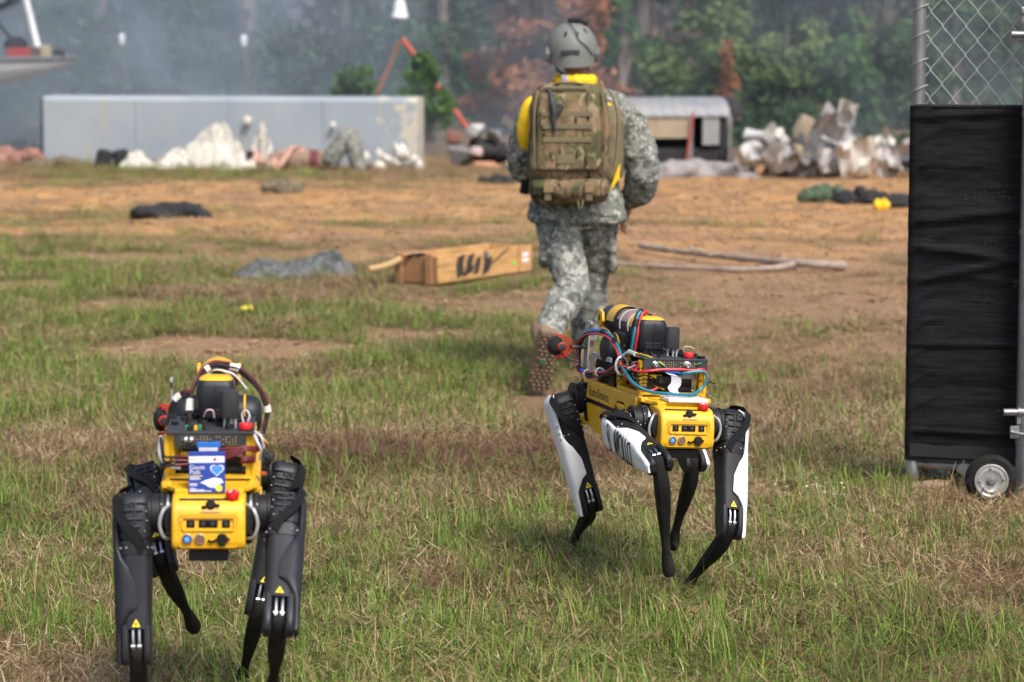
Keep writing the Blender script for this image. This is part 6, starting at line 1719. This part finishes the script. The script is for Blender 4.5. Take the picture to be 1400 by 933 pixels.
# ------------------------------------------------------------------ woodland edge
BARKG = mat('pine_bark', (.16, .125, .105), .95, 0, .3, 6, .6, 20)
def leaf_mat(name, a, b):
    m = bpy.data.materials.new(name); m.use_nodes = True
    nt, n, l, p = nodes_of(m)
    oi = n.new('ShaderNodeNewGeometry'); tc = n.new('ShaderNodeTexCoord')
    nz = n.new('ShaderNodeTexNoise'); nz.inputs['Scale'].default_value = 1.6; nz.inputs['Detail'].default_value = 3; l.new(tc.outputs['Object'], nz.inputs[0])
    ad = n.new('ShaderNodeMath'); ad.operation = 'MULTIPLY_ADD'; ad.inputs[1].default_value = .5; l.new(oi.outputs['Random Per Island'], ad.inputs[0]); l.new(nz.outputs[0], ad.inputs[2])
    r = n.new('ShaderNodeValToRGB'); r.color_ramp.elements[0].position = .45; r.color_ramp.elements[0].color = (*a, 1); r.color_ramp.elements[1].position = 1.; r.color_ramp.elements[1].color = (*b, 1)
    l.new(ad.outputs[0], r.inputs[0]); l.new(r.outputs[0], p.inputs['Base Color']); p.inputs['Roughness'].default_value = .7; p.inputs['Specular IOR Level'].default_value = .2
    return m
LFD = leaf_mat('dark_needles', (.012, .028, .012), (.040, .080, .028)); LFG = leaf_mat('fresh_needles', (.035, .085, .018), (.09, .17, .04)); LFB = leaf_mat('brown_needles', (.16, .062, .026), (.36, .165, .075))
LFY = leaf_mat('pale_leaves', (.045, .085, .022), (.13, .19, .06)); LFM = leaf_mat('mid_leaves', (.02, .055, .016), (.065, .125, .036))
def foliage(seed, blobs, n, size, flat=.0):
    """leaf faces spread through several uneven lobes: list of (centre, radii)"""
    rs_ = np.random.RandomState(seed); vs = []; fs = []
    wts = np.array([b[1][0] * b[1][1] * b[1][2] for b in blobs]) ** .8; wts /= wts.sum()
    ix = rs_.choice(len(blobs), n, p=wts)
    C = np.array([b[0] for b in blobs])[ix]; Rr = np.array([b[1] for b in blobs])[ix]
    def unit(a): return a / np.linalg.norm(a, axis=1, keepdims=True)
    P = C + unit(rs_.normal(size=(n, 3))) * (rs_.rand(n, 1) ** .45) * Rr
    U = unit(rs_.normal(size=(n, 3))); Wv = unit(np.cross(U, rs_.normal(size=(n, 3)))); s = size * rs_.uniform(.5, 1.3, (n, 1))
    V = np.stack([P - U * s, P + Wv * s * .38, P + U * s, P - Wv * s * .38], 1).reshape(-1, 3)
    vs = [tuple(v) for v in V.tolist()]; fs = [(4 * k, 4 * k + 1, 4 * k + 2, 4 * k + 3) for k in range(n)]
    return vs, fs
def lobes(rnd, h0, h1, rad, n, taper=.6):
    out = []
    for i in range(n):
        t = rnd.random(); z = h0 + (h1 - h0) * t; rr = rad * (1 - taper * t); a = rnd.uniform(0, 6.28); q_ = rr * rnd.uniform(.15, .85)
        s = rad * rnd.uniform(.22, .42) * (1 - .4 * taper * t)
        out.append(((q_ * math.cos(a), q_ * math.sin(a), z), (s, s, s * rnd.uniform(.6, 1.0))))
    return out
TREE_MESH = {}
def tree(name, label, cat, loc, kind, h, rad, lf, seed, h0=.25, nl=2600, ls=.09, tr_r=None, group=None, share=None, rz=0):
    t = empty(name, loc, rz, label, cat, group)
    key = share or (seed, h)
    if key not in TREE_MESH:
        rnd = random.Random(seed); mb = MB()
        r0 = tr_r or h * .022 + .02
        tp = [(rnd.uniform(-.02, .02) * h * i / 6, rnd.uniform(-.02, .02) * h * i / 6, h * i / 6 - .05) for i in range(7)]
        P = curve(tp, 3); mb.tube(P, [r0 * (1 - .85 * i / (len(P) - 1)) for i in range(len(P))], 9)
        L = lobes(rnd, h * h0, h * .97, rad, 15 if kind == 'bush' else 22 if h > 3 else 46, .35 if kind == 'bush' else .7)
        if kind == 'pine' and h <= 3: L = [(c, tuple(x * .55 for x in s)) for c, s in L]
        for c, s in L:
            z0 = max(.1 * h, c[2] - rnd.uniform(.1, .3) * h); k = min(1, z0 / h); b = P[int(k * (len(P) - 1))]
            mb.tube([b, (b + Vector(c)) / 2 + Vector((0, 0, -.03 * h)), Vector(c)], [r0 * .35, r0 * .22, r0 * .08], 6)
        a = mb.build('trunk', BARKG, t)
        vs, fs = foliage(seed, L, nl, ls); mb = MB(); mb.v = [tuple(v) for v in vs]; mb.f = fs; mb.m = [0] * len(fs)
        b = mb.build('crown', lf, t, 0)
        TREE_MESH[key] = (a.data, b.data)
    else:
        link('trunk', TREE_MESH[key][0], t); link('crown', TREE_MESH[key][1], t)
    return t
G1 = 'pine saplings at the wood edge'
tree('pine_sapling', 'bright green pine sapling behind the wall left of the orange pole', 'tree', (-2.02, 36.3, 0), 'pine', 1.22, .55, LFG, 601, .35, 2200, .07)
tree('pine_sapling', 'bright green pine sapling right behind the orange-red pole', 'tree', (-1.12, 36.4, 0), 'pine', 1.40, .55, LFG, 602, .3, 2200, .07)
tree('dead_pine', 'tall rust brown dead pine behind the soldier helmet', 'tree', (.85, 44, 0), 'pine', 5.2, 1.25, LFB, 603, .08, 5200, .09)
tree('dead_pine', 'rust brown dead pine leaning left of the soldier helmet', 'tree', (.18, 44.5, 0), 'pine', 4.4, .85, LFB, 604, .18, 3000, .09)
tree('dead_pine', 'small rust brown dead sapling above the burnt trailer roof', 'tree', (3.30, 43, 0), 'pine', 1.5, .28, LFB, 605, .2, 1200, .07)
tree('pine_sapling', 'yellow-green sapling at the top of the dead brown pine', 'tree', (1.78, 45, 0), 'pine', 2.3, .35, LFG, 606, .55, 900, .08)
tree('broadleaf_shrub', 'pale green rounded shrub behind the burnt trailer', 'shrub', (3.35, 48, 0), 'bush', 2.0, 1.25, LFY, 607, .1, 4200, .085)
tree('broadleaf_shrub', 'pale green shrub above the broken slab heap', 'shrub', (4.6, 47, 0), 'bush', 1.75, 1.0, LFY, 608, .1, 3400, .085)
tree('broadleaf_shrub', 'mid green shrub with low spreading crown left of the gate screen', 'shrub', (5.2, 44, 0), 'bush', 1.25, .95, LFM, 609, .1, 3200, .08)
tree('pine_sapling', 'fresh green young pine just left of the gate post', 'tree', (5.95, 48, 0), 'pine', 2.0, .62, LFG, 610, .2, 3000, .08)
tree('broadleaf_shrub', 'mid green shrub right of the dead brown pine', 'shrub', (2.15, 49, 0), 'bush', 1.6, .9, LFM, 611, .1, 2800, .085)
tree('dead_shrub', 'withered brown shrub between the orange pole and dead pines', 'shrub', (-.35, 46, 0), 'bush', 1.25, .6, LFB, 612, .15, 1500, .08)
tree('broadleaf_shrub', 'mid green shrub seen through the chain-link mesh', 'shrub', (7.3, 46, 0), 'bush', 2.4, 1.3, LFM, 613, .1, 3600, .085)
# standing pines whose trunks can be told apart
trunks = [(-5.5, 58, .17, 'broad pine trunk in the smoke above the middle of the wall'), (-3.6, 60, .10, 'slim pine trunk in the smoke right of the broad one'), (-1.38, 57, .09, 'slim leaning pine trunk right of the orange pole'), (-8.8, 60, .15, 'pine trunk in thick smoke near the boat bow'), (.0, 59, .12, 'pine trunk just left of the dead brown pines')]
for k, (x, y, r_, lb) in enumerate(trunks):
    tree('pine_tree', lb, 'tree', (x, y, 0), 'pine', 11.5 + (k % 3), 2.3, LFD, 650 + k, .38, 3600, .17, r_ * 1.25, 'tall pines in the smoke', rz=k)
for k, (x, y) in enumerate(((2.6, 57), (5.0, 59), (7.8, 58), (10.2, 57), (-11.5, 57), (-7.2, 63), (-2.3, 64), (4.0, 65))):
    tree('pine_tree', 'tall dark pine at the wood edge with its foot hidden', 'tree', (x, y, 0), 'pine', 12, 2.6, LFD, 650, .2, 3600, .17, .2, 'dark pines along the wood edge', share='far%d' % (k % 3), rz=k * 1.3)
# undergrowth and the wood behind: one dark mass
rnd = random.Random(90); vs, fs = [], []
for k in range(150):
    y = rnd.uniform(37.5, 53); x = rnd.uniform(-.23, .23) * y; h_ = rnd.uniform(.2, .75) * (1 if y > 41 else .6)
    bl = [((x + rnd.uniform(-.5, .5), y + rnd.uniform(-.4, .4), h_ * rnd.uniform(0, .8)), (rnd.uniform(.2, .45),) * 2 + (h_ * .5,)) for _ in range(4)]
    v_, f_ = foliage(700 + k, bl, 170, .10); o = len(vs); vs += v_; fs += [tuple(i + o for i in f) for f in f_]
for k in range(90):
    x = rnd.uniform(-19, 19); y = rnd.uniform(52, 72); h_ = rnd.uniform(1.2, 3.4)
    bl = [((x + rnd.uniform(-.9, .9), y + rnd.uniform(-.8, .8), h_ * rnd.uniform(.1, .9)), (rnd.uniform(.5, 1.0),) * 2 + (rnd.uniform(.4, .8),)) for _ in range(5)]
    v_, f_ = foliage(900 + k, bl, 420, .15); o = len(vs); vs += v_; fs += [tuple(i + o for i in f) for f in f_]
for k in range(70):
    x = rnd.uniform(-26, 26); y = rnd.uniform(64, 90)
    bl = [((x + rnd.uniform(-1.6, 1.6), y + rnd.uniform(-1.5, 1.5), rnd.uniform(.5, 9)), (rnd.uniform(1.0, 1.9),) * 2 + (rnd.uniform(.8, 1.5),)) for _ in range(11)]
    v_, f_ = foliage(1200 + k, bl, 900, .26); o = len(vs); vs += v_; fs += [tuple(i + o for i in f) for f in f_]
mb = MB(); mb.v = [tuple(v) for v in vs]; mb.f = fs; mb.m = [0] * len(fs)
mb.build('woodland', leaf_mat('wood_leaves', (.010, .026, .011), (.040, .078, .028)), None, 0, 'dense dark green woodland filling the far background', 'woodland', None, 'stuff')
# ------------------------------------------------------------------ smoke and haze
def volume_box(name, lo, hi, label):
    mb = MB(); c = [(a + b) / 2 for a, b in zip(lo, hi)]; s_ = [b - a for a, b in zip(lo, hi)]
    mb.box(c, s_, 0); o = mb.build(name, [], None, 0, label, name, None, 'stuff'); o.data.materials.clear(); return o
sm = volume_box('smoke', (-17, 34.9, .02), (14, 41.5, 6.0), 'drifting blue-grey smoke before the woodland, thickest at the left')
m = bpy.data.materials.new('drifting_smoke'); m.use_nodes = True
n, l = m.node_tree.nodes, m.node_tree.links; n.remove(n['Principled BSDF'])
v = n.new('ShaderNodeVolumePrincipled'); v.inputs['Color'].default_value = (.74, .86, .98, 1); v.inputs['Anisotropy'].default_value = .25
tc = n.new('ShaderNodeTexCoord'); nz = n.new('ShaderNodeTexNoise'); nz.inputs['Scale'].default_value = .62; nz.inputs['Detail'].default_value = 4; nz.inputs['Distortion'].default_value = .6
l.new(tc.outputs['Object'], nz.inputs[0])
mr = n.new('ShaderNodeMapRange'); mr.inputs[1].default_value = .42; mr.inputs[2].default_value = .70; mr.inputs[3].default_value = .012; mr.inputs[4].default_value = .40; l.new(nz.outputs[0], mr.inputs[0])
sx = n.new('ShaderNodeSeparateXYZ'); l.new(tc.outputs['Object'], sx.inputs[0])
fx_ = n.new('ShaderNodeMapRange'); fx_.inputs[1].default_value = 1.0; fx_.inputs[2].default_value = -6.5; fx_.inputs[3].default_value = .18; fx_.inputs[4].default_value = 1; l.new(sx.outputs[0], fx_.inputs[0])
ml = n.new('ShaderNodeMath'); ml.operation = 'MULTIPLY'; l.new(mr.outputs[0], ml.inputs[0]); l.new(fx_.outputs[0], ml.inputs[1])
l.new(ml.outputs[0], v.inputs['Density']); l.new(v.outputs[0], n['Material Output'].inputs['Volume']); sm.data.materials.append(m)
